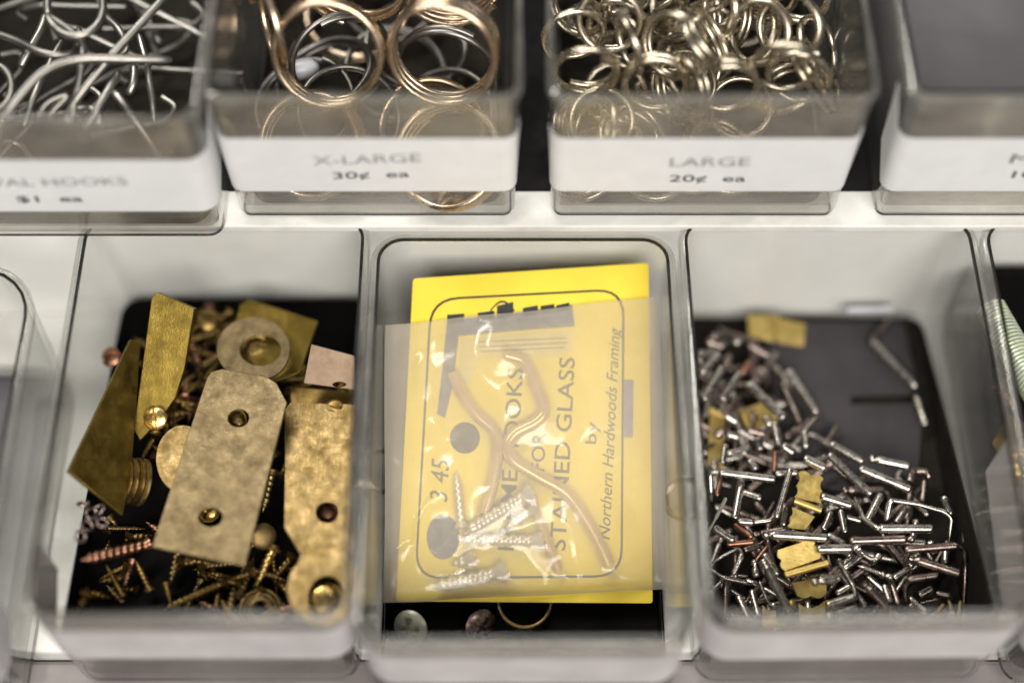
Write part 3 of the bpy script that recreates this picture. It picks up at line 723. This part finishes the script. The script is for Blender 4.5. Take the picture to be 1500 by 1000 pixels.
# the picture printed at the top: a dark frame round a pale panel, with a round-topped mark over it
printed('printed_frame', [(655, 468), (730, 462), (838, 446), (842, 478), (760, 484), (672, 492), (664, 560), (652, 612), (640, 606), (648, 540)], [], 'ink_grey', 0.008)
printed('printed_panel', [(675, 497), (760, 489), (840, 483), (838, 512), (822, 520), (700, 524), (690, 560), (672, 562)], [], princ('pale_print', (0.80, 0.66, 0.20), 0, 0.6, (0.70, 0.55, 0.16), 300), 0.008)
for a, b, h in (((655, 470), (680, 468), 9), ((700, 466), (724, 463), 8), ((728, 464), (752, 458), 16), ((766, 460), (788, 456), 9), ((792, 456), (812, 453), 8), ((815, 453), (834, 449), 6)):
    printed('printed_bar', [(a[0], a[1] - h), (b[0], b[1] - h), (b[0], b[1] + 4), (a[0], a[1] + 4)], [], 'ink_print', 0.010)
arc = [(718 + 3 * k, 454 - 14 * math.sin(PI * k / 12)) for k in range(13)]
printed('printed_arch', arc + [(p[0], p[1] + 3) for p in arc[::-1]], [], 'ink_print', 0.011)
for (p0, p1), (q0, q1) in (((700, 500), (830, 494)), ((702, 507), (832, 501)), ((704, 514), (826, 508))) and [((((700, 500)), (830, 494)), ((0, 0), (0, 0))), (((702, 507), (832, 501)), ((0, 0), (0, 0))), (((704, 514), (826, 508)), ((0, 0), (0, 0)))]:
    printed('printed_line', [p0, p1, (p1[0], p1[1] + 1.5), (p0[0], p0[1] + 1.5)], [], 'ink_grey', 0.012)
printed('printed_dot', ell(681, 641, 22, 23, 26), [], 'ink_print', 0.008)
printed('printed_dot', ell(649, 786, 24, 33, 26), [], 'ink_grey', 0.008)
printed('printed_mark', [(914, 556), (928, 556), (927, 640), (914, 640)], [], 'ink_violet', 0.009)
def card_text(body, p0, p1, up, hgt, mat, bold=0.0, shear=0.0):
    """A printed line whose baseline runs from p0 to p1 on the card."""
    tv, tf = text2d(body, bold, shear); a, b = CP.at(*p0, 0.012), CP.at(*p1, 0.012)
    x = b - a; y = CP.n.cross(x).normalized() * hgt
    return obj('lettering', [a + x * u + y * v for u, v in tv], tf, mat, card, False)
card_text('FRAME HOOKS', (752, 806), (766, 540), 0, 0.46, 'ink_print', 0.004)
card_text('FOR', (797, 690), (800, 634), 0, 0.40, 'ink_print', 0.004)
card_text('STAINED GLASS', (828, 806), (842, 524), 0, 0.46, 'ink_print', 0.004)
card_text('by', (873, 650), (875, 618), 0, 0.33, 'ink_print')
card_text('Northern Hardwoods Framing', (893, 790), (908, 480), 0, 0.33, 'ink_print', 0.0, 0.28)
card_text('3 45', (655, 735), (658, 672), 0, 0.52, 'pencil', 0.0, 0.2)

# coated hooks and screws lying on the card, inside the bag
DRAPE = []        # where the film rests on something: pixel point and height over the card
def drape(a, b, h):
    n = max(2, int(math.dist(a, b) / 7))
    for k in range(n + 1): DRAPE.append((*lerp2(a, b, k / n), h))
def bag_wire(pts, r, label, off=0.2):
    for a, b in zip(pts, pts[1:]): drape(a[:2], b[:2], off + r + 0.06)
    w = spline([CP.at(p[0], p[1], p[2] if len(p) > 2 else off) for p in pts], 8)
    return tag(obj('picture_hook', *tube(w, r, 12), 'hook'), label, 'hook', 'coated wire hooks in the bag')
bag_wire([(664, 545), (676, 575), (700, 608), (722, 628), (729, 650), (725, 690), (717, 725), (708, 752)], 0.18, 'coated wire hook whose bend points left of the word FOR, ending at the screws')
bag_wire([(742, 520), (768, 530), (785, 565), (797, 600), (785, 618), (755, 634), (744, 652), (752, 674), (790, 698), (830, 722), (858, 760), (880, 800), (892, 828)], 0.18, 'coated wire hook with a zigzag bend running down to the right', 0.26)
bag_wire([(778, 735), (790, 762), (803, 795), (818, 835)], 0.15, 'short coated wire end below the zigzag hook')
BWG = 'zinc screws in the bag'
def bag_screw(h, t, label, r=0.15, off=0.24, hr=None):
    r *= 1.2
    drape(h, t, off + r * 1.3); drape(h, h, off + (hr or r * 1.9) * 0.9)
    return screw(CP.at(*h, off), CP.at(*t, off * 0.8), r, 'screw', label, BWG, hr or r * 1.9, 'cross')
bag_screw((776, 722), (680, 782), 'long zinc screw pointing down to the left, topmost in the bag', 0.15, 0.42)
bag_screw((790, 792), (672, 790), 'zinc screw lying level across the middle of the bagged screws', 0.14, 0.30)
bag_screw((736, 838), (634, 860), 'bright zinc screw nearest the lower edge of the card', 0.16, 0.34)
bag_screw((676, 770), (668, 690), 'thin zinc screw standing upright beside the grey dot', 0.10, 0.2)
bag_screw((782, 745), (742, 772), 'short zinc screw between the long one and the level one', 0.12, 0.22)
bag_screw((690, 818), (660, 828), 'zinc screw head lying beside the grey dot', 0.13, 0.3, 0.3)

# the clear bag itself: front and back film joined round the edge
bag = empty('clear_bag', CP.at(770, 880, -0.2), 'crinkled clear plastic bag round the yellow card', 'bag')
def film(off_fn, nx=90, ny=100, crinkle=1.0, seed=0.0):
    c = [(566, 476), (962, 434), (984, 862), (560, 882)]
    V = []; F = []
    for j in range(ny + 1):
        for i in range(nx + 1):
            u, v = i / nx, j / ny
            p = lerp2(lerp2(c[0], c[1], u), lerp2(c[3], c[2], u), v)
            p = (p[0] + 4 * math.sin(v * 5 + 1) * (1 if u > .5 else -1) * abs(u - .5), p[1] + 3 * noise.noise(Vector((u * 4, 1, seed))))
            e = min(u, 1 - u, (1 - v) * 1.2, 1.0) ; w = min(1, e / 0.08)
            q = Vector((u * 5, v * 6, seed))
            ridge = 0.07 * noise.noise(q) + 0.05 * noise.noise(Vector((u * 16, v * 3, seed))) * math.exp(-((u - 0.06) / 0.12) ** 2) * 4 + 0.06 * (1 - abs(noise.noise(q * 1.7 + Vector((3, 1, 0)))) * 2)
            if off_fn is hump: ridge = abs(ridge)
            ridge += 0.022 * (1 - 2 * abs(noise.noise(Vector((u * 11 + v * 5, v * 9 - u * 3, seed + 2)))))
            ww = min(1.0, e / 0.03) if off_fn is hump else w
            V.append(CP.at(*p, (hump(u, v, *p) * ww if off_fn is hump else off_fn(u, v) * w) + ridge * crinkle * w + 0.02))
    for j in range(ny):
        for i in range(nx): F.append((j * (nx + 1) + i, j * (nx + 1) + i + 1, (j + 1) * (nx + 1) + i + 1, (j + 1) * (nx + 1) + i))
    return V, F
def hump(u, v, x=0.0, y=0.0):
    h = 0.13
    for px, py, hh in DRAPE:
        d = math.hypot(px - x, py - y)
        if d < 75: h = max(h, hh - 0.0062 * max(0.0, d - 9))
    return h
obj('front_film', *film(hump, crinkle=0.6, seed=0.3), 'bag', bag, True, 180)
obj('back_film', *film(lambda u, v: -0.16, crinkle=0.5, seed=4.2), 'bag', bag, True, 180)

# loose hardware under the bag
FSG = 'flat-head screws at the front of the card bin'
c = P(603, 917, 0.75); screw(c, c + Vector((.2, .34, -.42)), 0.16, 'zinc_green', 'greenish flat-head screw with cross recess, at the left front corner by the card', FSG, 0.50, 'cross', 0.6)
c = P(702, 913, 0.72); screw(c, c + Vector((-.3, .4, -.40)), 0.15, 'steel_warm', 'grey flat-head screw tilted on its side, between the greenish screw and the brass ring', FSG, 0.46, 'cross', 0.2)
put_ring(ring_mesh('key_ring', 0.75, 0.06, 1.6, 'brass'), 'key_ring', P(768, 880, 0.6), basis_from((.1, -.2, 1), 1.0), 'thin brass ring lying under the lower edge of the yellow card', 'ring', None)
for px, py, z, m, lab in ((560, 690, 1.0, 'nickel', 'nickel ring at the left wall, beside the edge of the bag'), (1003, 730, 1.0, 'nickel', 'nickel ring at the right wall, beside the edge of the bag')):
    put_ring(ring_mesh('key_ring', 0.6, 0.06, 1.5, m), 'key_ring', P(px, py, z), basis_from((.6 if px < 700 else -.6, -.2, 1), 1.0), lab, 'ring', None)
for i in range(12):
    x = rng.choice((rng.uniform(-3.3, -2.9), rng.uniform(3.3, 3.8), rng.uniform(-3, 3.6))); c = Vector((x, rng.uniform(16.6, 22.5), rng.uniform(.45, .75)))
    a = rng.uniform(0, 2 * PI); d = Vector((math.cos(a) * .3, math.sin(a) * .5, .05))
    screw(c - d, c + d, 0.09, rng.choice(('steel_warm', 'brass_dark', 'zinc_green')), 'small loose screw hidden mostly under the bag', FSG + ' under the bag')

# ------------------------------------------------------------------ bent pins
PNG_ = 'bent pins in the heap'
def pin_rad(Lb, Lt, L, r, rt, s, head):
    if head:
        if s < 0.03: return r * 0.45
        if s < 0.10: return r * 0.95
        if s < 0.16: return r * 0.98
        if s < 0.20: return r * 0.60
        if s < 0.24: return r * 0.62
        if s < 0.27: return r * 0.92
    if s <= Lb: return r
    k = (s - Lb) / max(Lt, 1e-6)
    if s < Lb + 0.05: return r + (rt - r) * (s - Lb) / 0.05
    if k > 0.75: return rt * (1 - 0.6 * (k - 0.75) / 0.25)
    return rt
def pin_world(pts, body, r=0.1, head=False, mat='steel', label=None, group=PNG_, rt=None, flat=1.0):
    """Bent pin: pts[0..1] is the thick body (with a grooved head at its start if asked), the rest is the thin bent tail."""
    r *= 1.1; w = [Vector(p) for p in pts]; Lb = (w[1] - w[0]).length if body else 0
    ww = resample(fillet(w, 0.12, 4) if len(w) > 2 else w, 0.045)
    d = [0.0]
    for a, b in zip(ww, ww[1:]): d.append(d[-1] + (b - a).length)
    L = d[-1]; rt = rt or r * 0.62
    rad = [pin_rad(Lb if len(w) > 2 else L, L - Lb, L, r, rt, s, head) for s in d]
    if not head: rad[0] = r * 0.8
    rad[-1] *= 0.75
    return tag(obj('bent_pin', *tube(ww, rad, 9, False, flat), mat, None, True, 55), label, 'pin', group)
SHARED = 'silvery bent pin lying in the upper layer of the pin heap'
def pin(pts, label=None, z=1.5, head=False, r=0.1, mat='steel', rt=None, flat=1.0):
    w = [P(p[0], p[1], p[2] if len(p) > 2 else z + rng.uniform(-.06, .06)) for p in pts]
    return pin_world(w, True, r, head, mat, label or SHARED, PNG_, rt, flat)
SW = 'steel_warm'
# left front part of the heap
pin([(1135, 702, 1.9), (1056, 692, 1.9), (1040, 692, 1.8), (1042, 734, 1.3)], 'silvery pin lying level by the left wall, its thin tail bent down', r=.115)
pin([(1086, 704), (1076, 760)], None, 1.6, r=.11)
pin([(1063, 730, 1.9), (1049, 758, 1.9), (1032, 790, 1.6)], 'flat pointed pin with a greenish glint against the left wall', r=.10, mat='zinc_green', flat=.5)
pin([(1137, 758, 1.7), (1158, 686, 2.2)], 'pointed pin standing up beside the uppermost folded sawtooth hanger', r=.085, rt=.05)
pin([(1081, 763), (1102, 765), (1130, 762), (1137, 745)], None, 1.6, r=.105)
pin([(1046, 772), (1075, 792)], None, 1.5, r=.11)
pin([(1117, 782, 2.0), (1212, 788, 1.9)], 'bright pin with a grooved head lying across the lower sawtooth hanger', head=True, r=.125)
pin([(1261, 803, 1.8), (1196, 804, 1.8)], 'grooved-head pin ending at the toothed edge of the lower hanger', head=True, r=.125)
pin([(1116, 818, 1.6), (1157, 897, 1.3)], 'long pin sloping down to the front wall, left of the front hanger pieces', head=True, r=.115)
pin([(1119, 811), (1139, 842)], None, 1.4, r=.11)
pin([(1074, 841, 1.5), (1087, 812, 1.7), (1083, 802, 1.6), (1062, 812, 1.4), (1041, 826, 1.2)], 'hooked wire pin curling in the left front corner', r=.075)
pin([(1094, 853), (1060, 846), (1041, 833)], None, 1.1, r=.07)
pin([(1041, 868), (1062, 846)], None, 1.0, r=.06)
pin([(1081, 872), (1097, 906)], None, 1.0, r=.10); pin([(1101, 864), (1112, 904)], None, 1.0, r=.09)
pin([(1104, 819), (1108, 844)], None, 1.4, True, r=.10); pin([(1146, 652), (1163, 664)], None, 1.8, r=.13)
pin([(1178, 671, 1.9), (1209, 686, 1.9)], 'short bright pin above the uppermost folded hanger, at its upper right', r=.13)
pin([(1214, 665, 1.8), (1276, 724, 1.7)], 'straight pin sloping from the grey card into the heap', r=.11)
pin([(1203, 727), (1248, 741)], None, 1.7, r=.125); pin([(1088, 721), (1115, 730)], None, 1.5, r=.11)
pin([(1097, 674), (1108, 688)], None, 1.6, r=.11); pin([(1063, 651), (1058, 678)], None, 1.6, r=.085)
pin([(1066, 664), (1098, 655)], None, 1.6, r=.085); pin([(1136, 694), (1168, 692)], None, 1.7, r=.10)
pin([(1189, 853, 1.7), (1225, 847, 1.6)], 'short dark pin with a bright tip lying over the front hanger pieces', head=True, r=.11)
pin([(1211, 886), (1256, 872)], None, 1.2, r=.12); pin([(1211, 903), (1256, 888)], None, 1.0, r=.12)
pin([(1212, 783), (1237, 797)], None, 1.6, r=.10); pin([(1217, 749), (1206, 776)], None, 1.5, r=.09)
pin([(1231, 746), (1238, 780)], None, 1.5, r=.085); pin([(1150, 738), (1147, 770)], None, 1.4, r=.09)
pin([(1056, 699, 1.6), (1050, 726, 1.5)], None, mat='copper', r=.07); pin([(1136, 660), (1134, 692)], None, 1.5, mat='copper', r=.07)
pin([(1077, 767), (1102, 787)], None, 1.3, mat='copper', r=.10); pin([(1066, 797), (1105, 793)], None, 1.3, mat='copper', r=.09)
pin([(1124, 800), (1104, 826)], None, 1.2, mat='copper', r=.07); pin([(1090, 806), (1112, 798)], None, 1.3, mat=SW, r=.09)
# right front part of the heap
pin([(1217, 650), (1264, 676)], None, 1.4, r=.11); pin([(1273, 671, 1.4), (1332, 683, 1.4)], 'grooved-head pin at the back edge of the heap, along the grey card', head=True, r=.12)
pin([(1259, 686, 1.6), (1334, 717, 1.6)], 'broad straight pin sloping down to the right, just below the back edge of the heap', r=.13)
pin([(1332, 706), (1337, 690), (1357, 689), (1361, 700)], None, 1.3, mat=SW, r=.115, rt=.10); pin([(1354, 704), (1351, 734)], None, 1.2, mat=SW, r=.09)
pin([(1290, 724), (1270, 763)], None, 1.5, r=.11)
pin([(1298, 763, 1.3), (1304, 732, 1.6), (1344, 738, 1.6), (1383, 749, 1.5), (1394, 758, 1.4), (1390, 792, 1.1)], 'long thin wire pin bent like a square bracket at the right of the heap', r=.09, rt=.075, mat='steel')
pin([(1327, 744), (1312, 766)], None, 1.3, r=.10); pin([(1382, 727), (1393, 754)], None, 1.4, r=.105)
pin([(1366, 774, 1.8), (1290, 774, 1.8), (1284, 773, 1.8), (1265, 760, 1.6), (1252, 728, 1.3)], 'level pin with its thin tail bent up behind it, middle right of the heap', r=.12, mat='steel')
pin([(1340, 789, 1.7), (1245, 792, 1.7)], 'mauve-grey pin with grooved head at its right end, below the level bent pin', head=True, r=.115, mat=SW)
pin([(1326, 805, 1.7), (1400, 799, 1.8), (1413, 803, 1.7), (1414, 830, 1.3), (1412, 884, 0.8)], 'L-shaped pin at the right edge of the heap, its long tail hanging down', r=.11, mat=SW, rt=.085)
pin([(1329, 816, 1.6), (1407, 840, 1.5)], 'dull grooved-head pin sloping down under the L-shaped pin', head=True, r=.135, mat=SW)
pin([(1413, 752), (1414, 797)], None, 1.2, mat=SW, r=.12)
pin([(1374, 842, 1.5), (1332, 848, 1.5), (1325, 860, 1.3), (1327, 884, 1.0)], 'pin with its tail curled down, under the dull sloping pin', r=.10, mat=SW, rt=.085)
pin([(1263, 852, 1.5), (1298, 887, 1.4), (1330, 919, 1.2)], 'long dull brassy pin running under the front rim', head=True, r=.125, mat=SW, rt=.10)
pin([(1295, 856), (1304, 882)], None, 1.3, r=.09); pin([(1304, 847), (1316, 886)], None, 1.2, r=.085, mat=SW)
pin([(1308, 846), (1292, 841), (1256, 828)], None, 1.5, True, r=.10); pin([(1228, 819), (1250, 858), (1254, 874), (1240, 876)], None, 1.3, r=.085)
pin([(1332, 875), (1358, 897)], None, 1.0, r=.10); pin([(1289, 811), (1281, 822), (1259, 808)], None, 1.5, True, r=.11)
pin([(1309, 847), (1332, 833)], None, 1.2, r=.10); pin([(1346, 872), (1366, 862)], None, 1.0, r=.11); pin([(1372, 868), (1392, 872)], None, 1.0, r=.07)
pin([(1236, 833), (1263, 813)], None, 1.4, r=.09); pin([(1200, 846), (1231, 846)], None, 1.2, r=.10); pin([(1240, 757), (1262, 763)], None, 1.3, r=.09)
pin([(1368, 903), (1383, 884)], None, .8, mat='brass', r=.07); pin([(1390, 878), (1396, 902)], None, .8, mat='brass', r=.07); pin([(1407, 880), (1404, 904)], None, .8, mat='brass', r=.07)
pin([(1345, 810), (1332, 830)], None, 1.1, r=.10); pin([(1386, 800), (1384, 825)], None, 1.1, r=.1); pin([(1225, 870), (1250, 855)], None, 1.1, r=.1)
# far left pile, further back
BKL = 'silvery pin in the blurred back part of the heap by the left wall'
for a, b, z, m in (((1029, 514), (1024, 533), 1.6, 'steel'), ((1054, 519), (1027, 547), 1.7, 'steel'), ((1096, 505), (1127, 522), 1.2, SW), ((1042, 492), (1052, 494), 1.4, SW), ((1076, 500), (1084, 503), 1.4, 'steel'), ((1146, 560), (1173, 620), 1.1, SW),
                ((1079, 582), (1062, 608), 1.5, SW), ((1062, 608), (1080, 619), 1.5, 'steel'), ((1134, 618), (1142, 653), 1.5, 'steel'), ((1065, 636), (1082, 641), 1.5, 'steel'), ((1122, 610), (1128, 624), 1.5, 'steel'), ((1046, 560), (1030, 575), 1.4, SW), ((1100, 530), (1085, 548), 1.3, 'copper'),
                ((1070, 520), (1062, 535), 1.3, SW), ((1035, 500), (1060, 508), 1.2, SW), ((1110, 640), (1114, 660), 1.5, 'steel'), ((1095, 630), (1120, 636), 1.4, SW), ((1060, 628), (1048, 640), 1.4, SW)):
    t = pin_world([P(*a, z), P(*b, z - .1)], True, .12, False, m, BKL, PNG_)
pin([(1059, 538, 1.9), (1030, 587, 1.8)], 'bright blurred pin slanting at the left wall, left of its bright twin', r=.13)
pin([(1084, 546, 1.8), (1057, 587, 1.7)], 'bright blurred pin slanting just right of its twin by the left wall', r=.125)
pin([(1096, 562, 1.7), (1149, 613, 1.6)], 'blurred pin sloping to the right, between the bright pair and the grey card', r=.13)
pin([(1154, 543, 1.3), (1197, 606, 1.2)], 'blurred straight pin lying on the left part of the grey card', r=.13)
pin([(1180, 656, 1.3), (1178, 632, 1.5), (1197, 610, 1.4)], 'blurred short pin bent at the edge of the grey card', r=.09)
pin([(1188, 636, .9), (1250, 672, .9)], None, r=.09); pin([(1211, 648), (1226, 625)], None, .7, r=.08, mat=SW)
pin([(1341, 566, .75), (1278, 502, .75)], 'straight pin lying alone on the grey card, right of its slot', r=.12)
pin([(1306, 466, .8), (1276, 500, .7)], 'dim short pin joining the white bar and the lone straight pin', r=.09, mat=SW)
pin([(1342, 581, .75), (1356, 624, .75)], 'short pale pin just below the right end of the card slot', r=.12)
o = obj('metal_bar', *tube([P(1240, 455, 1.0), P(1306, 454, 1.0)], 0.2, 10, False, .4), 'white_plug'); tag(o, 'short white-lit bar at the back wall behind the grey card', 'bar')  # bright light on the metal bar put into its white colour
# lower layers of the heap
def in_poly(x, y, poly):
    c = False
    for i in range(len(poly)):
        (x1, y1), (x2, y2) = poly[i - 1], poly[i]
        if (y1 > y) != (y2 > y) and x < (x2 - x1) * (y - y1) / (y2 - y1) + x1: c = not c
    return c
HEAP = [(1025, 490), (1125, 495), (1165, 560), (1205, 640), (1330, 670), (1405, 720), (1415, 890), (1060, 890), (1035, 760)]
cnt = 0
while cnt < 110:
    x, y = rng.uniform(1020, 1420), rng.uniform(480, 900)
    if not in_poly(x, y, HEAP): continue
    z = rng.uniform(.42, .9); c = P(x, y, z); a = rng.uniform(0, 2 * PI); L = rng.uniform(.45, .7)
    d = Vector((math.cos(a), math.sin(a), rng.uniform(-.25, .25))); e = Vector((-d.y, d.x, rng.uniform(-.3, .3))) * rng.choice((-1, 1))
    pts = [c - d * L, c + d * L] + ([c + d * (L + .12) + e * .1, c + d * (L + .15) + e * rng.uniform(.4, .8)] if rng.random() < .5 else [])
    if any(not (5.35 < p.x < 12.75 and 14.05 < p.y < 25) for p in pts): continue
    pin_world(pts, True, rng.uniform(.08, .115), rng.random() < .4, rng.choice(('steel', SW, SW, SW, 'steel', SW)), 'bent pin half buried in the lower layer of the pin heap', PNG_ + ' lower layer', .06)
    cnt += 1

# sawtooth hangers
SAW = 'gold sawtooth hangers among the pins'
def toothed(a, b, n, depth):
    """Pixel points of a scalloped edge from a to b."""
    out = []; dx, dy = b[0] - a[0], b[1] - a[1]; L = math.hypot(dx, dy); nx, ny = -dy / L, dx / L
    for k in range(n * 4 + 1):
        t = k / (n * 4); h = depth * abs(math.sin(t * n * PI))
        out.append((a[0] + dx * t + nx * h, a[1] + dy * t + ny * h))
    return out
def hanger(halves, plane_pts, rib, label, z):
    pl = Plane(*plane_pts)
    root = empty('sawtooth_hanger', pl.at(*rib[0]) - Vector((0, 0, .3)), label, 'picture hanger', SAW)
    for h in halves: obj('toothed_plate', *plate_mesh([pl.at(*p) for p in h], [], pl.n, 0.07), 'gold_plate', root, True, 30, 0.012)
    obj('hinge_rib', *tube([pl.at(*rib[0], .03), pl.at(*rib[1], .03)], 0.10, 10), 'gold_plate', root)
    return root
hanger([toothed((1204, 737), (1206, 702), 2, -4) + toothed((1206, 700), (1170, 691), 2, 4) + toothed((1169, 693), (1163, 728), 2, -4),
        [(1161, 742)] + toothed((1160, 744), (1153, 770), 2, -3) + [(1156, 773), (1180, 776), (1194, 756)]],
       ((1170, 691, 1.75), (1206, 700, 1.75), (1160, 770, 1.55)), ((1164, 733), (1203, 748)), 'gold sawtooth hanger folded at a rib, uppermost of the front three', 1.7)
hanger([toothed((1189, 788), (1201, 818), 3, -4) + [(1150, 836)] + toothed((1149, 835), (1140, 805), 2, -4)],
       ((1140, 805, 1.75), (1190, 789, 1.8), (1150, 836, 1.55)), ((1150, 842), (1212, 824)), 'gold sawtooth hanger crossed by the bright grooved pin, middle of the front three', 1.7)
hanger([[(1160, 853)] + [(1211, 843), (1211, 868)] + toothed((1209, 872), (1168, 872), 2, -4), toothed((1170, 884), (1209, 878), 1, 9) + [(1210, 908), (1172, 910)]],
       ((1160, 853, 1.2), (1211, 843, 1.2), (1172, 905, 1.0)), ((1160, 880), (1158, 892)), 'gold sawtooth hanger in two scalloped pieces, nearest the front wall', 1.1)
hanger([[(1095, 460), (1134, 462), (1133, 500), (1097, 492)], [(1142, 466), (1180, 474), (1178, 507), (1140, 502)]],
       ((1095, 460, .95), (1180, 474, .95), (1140, 502, .8)), ((1138, 463), (1137, 501)), 'blurred gold hanger of two squares lying alone at the back wall', .9)
hanger([toothed((1117, 885), (1136, 893), 1, 4) + [(1138, 912), (1116, 912)]], ((1117, 885, 1.0), (1136, 890, 1.0), (1116, 912, .9)), ((1118, 912), (1137, 913)), 'small gold hanger corner at the front wall beside the long sloping pin', .9)
hanger([[(1040, 600), (1062, 610), (1058, 690), (1036, 680)]], ((1040, 600, .9), (1062, 610, .9), (1036, 680, .8)), ((1040, 600), (1062, 610)), 'dark gold hanger sunk under the pins at the left wall', .8)
hanger([[(1085, 600), (1125, 585), (1148, 610), (1100, 632)]], ((1085, 600, 1.0), (1125, 585, 1.0), (1100, 632, .95)), ((1085, 600), (1100, 632)), 'dark gold hanger under the blurred pins near the grey card', .9)

# ------------------------------------------------------------------ the bin with the spring
sp = []
A = P(1450, 452, 3.85); B_ = P(1565, 650, 4.7)
ax = (B_ - A); L = ax.length; ax.normalize(); Bm = basis_from(ax, 0)
turns = int(L / 0.125)
for k in range(turns * 14 + 1):
    t = 2 * PI * k / 14; sp.append(A + Bm @ Vector((0.42 * math.cos(t), 0.42 * math.sin(t), L * k / (turns * 14))))
o = obj('coil_spring', *tube(sp, 0.052, 6), 'spring'); tag(o, 'long bright coil spring leaning up from the floor of its bin', 'spring')
SPG = 'dull hardware in the spring bin'
for q, lab in (([(1452, 650), (1478, 606), (1540, 640), (1500, 700)], 'dark olive strip lying below the spring'), ([(1458, 700), (1490, 650), (1550, 690), (1500, 750)], 'dark olive strip overlapping the first strip under the spring')):
    zz = 3.55 if 'below' in lab else 3.75
    pl = Plane((q[0][0], q[0][1], zz), (q[1][0], q[1][1], zz + .1), (q[3][0], q[3][1], zz - .1))
    tag(obj('brass_strip', *plate_mesh([pl.at(*p) for p in q], [], pl.n, .1), 'brass_dark', None, False), lab, 'strip', SPG)
c = P(1484, 664, 4.3); screw(c, c + Vector((.3, -.6, -.7)), 0.15, 'brass_bright', 'bright brass screw head by the wall below the spring', SPG, 0.36, 'slot', 1.0)
c = P(1466, 566, 4.0); screw(c, c + Vector((.4, -.6, -.3)), 0.13, 'copper', 'copper screw head by the wall beside the spring', SPG, 0.3, 'slot', 0.4)
for i in range(10):
    c = Vector((rng.uniform(14.9, 17.0), rng.uniform(15, 23), rng.uniform(3.5, 3.8))); a = rng.uniform(0, 6.28); d = Vector((math.cos(a) * .5, math.sin(a) * .5, .1))
    screw(c - d, c + d, .11, rng.choice(('brass_dark', 'steel_warm')), 'dull screw lying loose under the spring', SPG + ' screws')

# ------------------------------------------------------------------ light
def area(name, loc, target, sx, sy, power, col):
    l = bpy.data.lights.new(name, 'AREA'); l.shape = 'RECTANGLE'; l.size = sx; l.size_y = sy; l.energy = power; l.color = col
    o = bpy.data.objects.new(name, l); COL.objects.link(o); o.location = loc
    o.rotation_euler = (Vector(target) - Vector(loc)).to_track_quat('-Z', 'Y').to_euler()
    return o
area('ceiling_strip_light', (-0.45, 0.75, 1.25), (0, 0.22, 0), 1.2, 0.16, 14, (1.0, 0.955, 0.87))
area('aisle_ceiling_light', (0.20, -0.80, 1.10), (0, 0.22, 0), 1.2, 0.6, 27, (1.0, 0.955, 0.89))
w = bpy.data.worlds.new('World'); scene.world = w; w.use_nodes = True
bg = w.node_tree.nodes['Background']; bg.inputs[0].default_value = (0.93, 0.95, 1.0, 1); bg.inputs[1].default_value = 0.075

# ------------------------------------------------------------------ camera
cd = bpy.data.cameras.new('camera'); cam = bpy.data.objects.new('camera', cd); COL.objects.link(cam)
cam.location = CAM * S; cam.rotation_euler = (math.radians(30), 0, 0)
cd.sensor_width = 36; cd.lens = FOC / 1500 * 36; cd.clip_start = 0.01; cd.clip_end = 20
cd.dof.use_dof = True; cd.dof.focus_distance = 0.4455; cd.dof.aperture_fstop = 1.65; cd.dof.aperture_blades = 7
scene.camera = cam
scene.view_settings.view_transform = 'Standard'; scene.view_settings.look = 'None'
scene.view_settings.exposure = 0.22; scene.view_settings.gamma = 1.0; scene.view_settings.use_curve_mapping = False
scene.render.engine = 'CYCLES'
cy = scene.cycles
cy.use_denoising = True; cy.max_bounces = 12; cy.transparent_max_bounces = 32; cy.glossy_bounces = 6; cy.diffuse_bounces = 4
cy.caustics_reflective = False; cy.caustics_refractive = False; cy.sample_clamp_indirect = 6.0
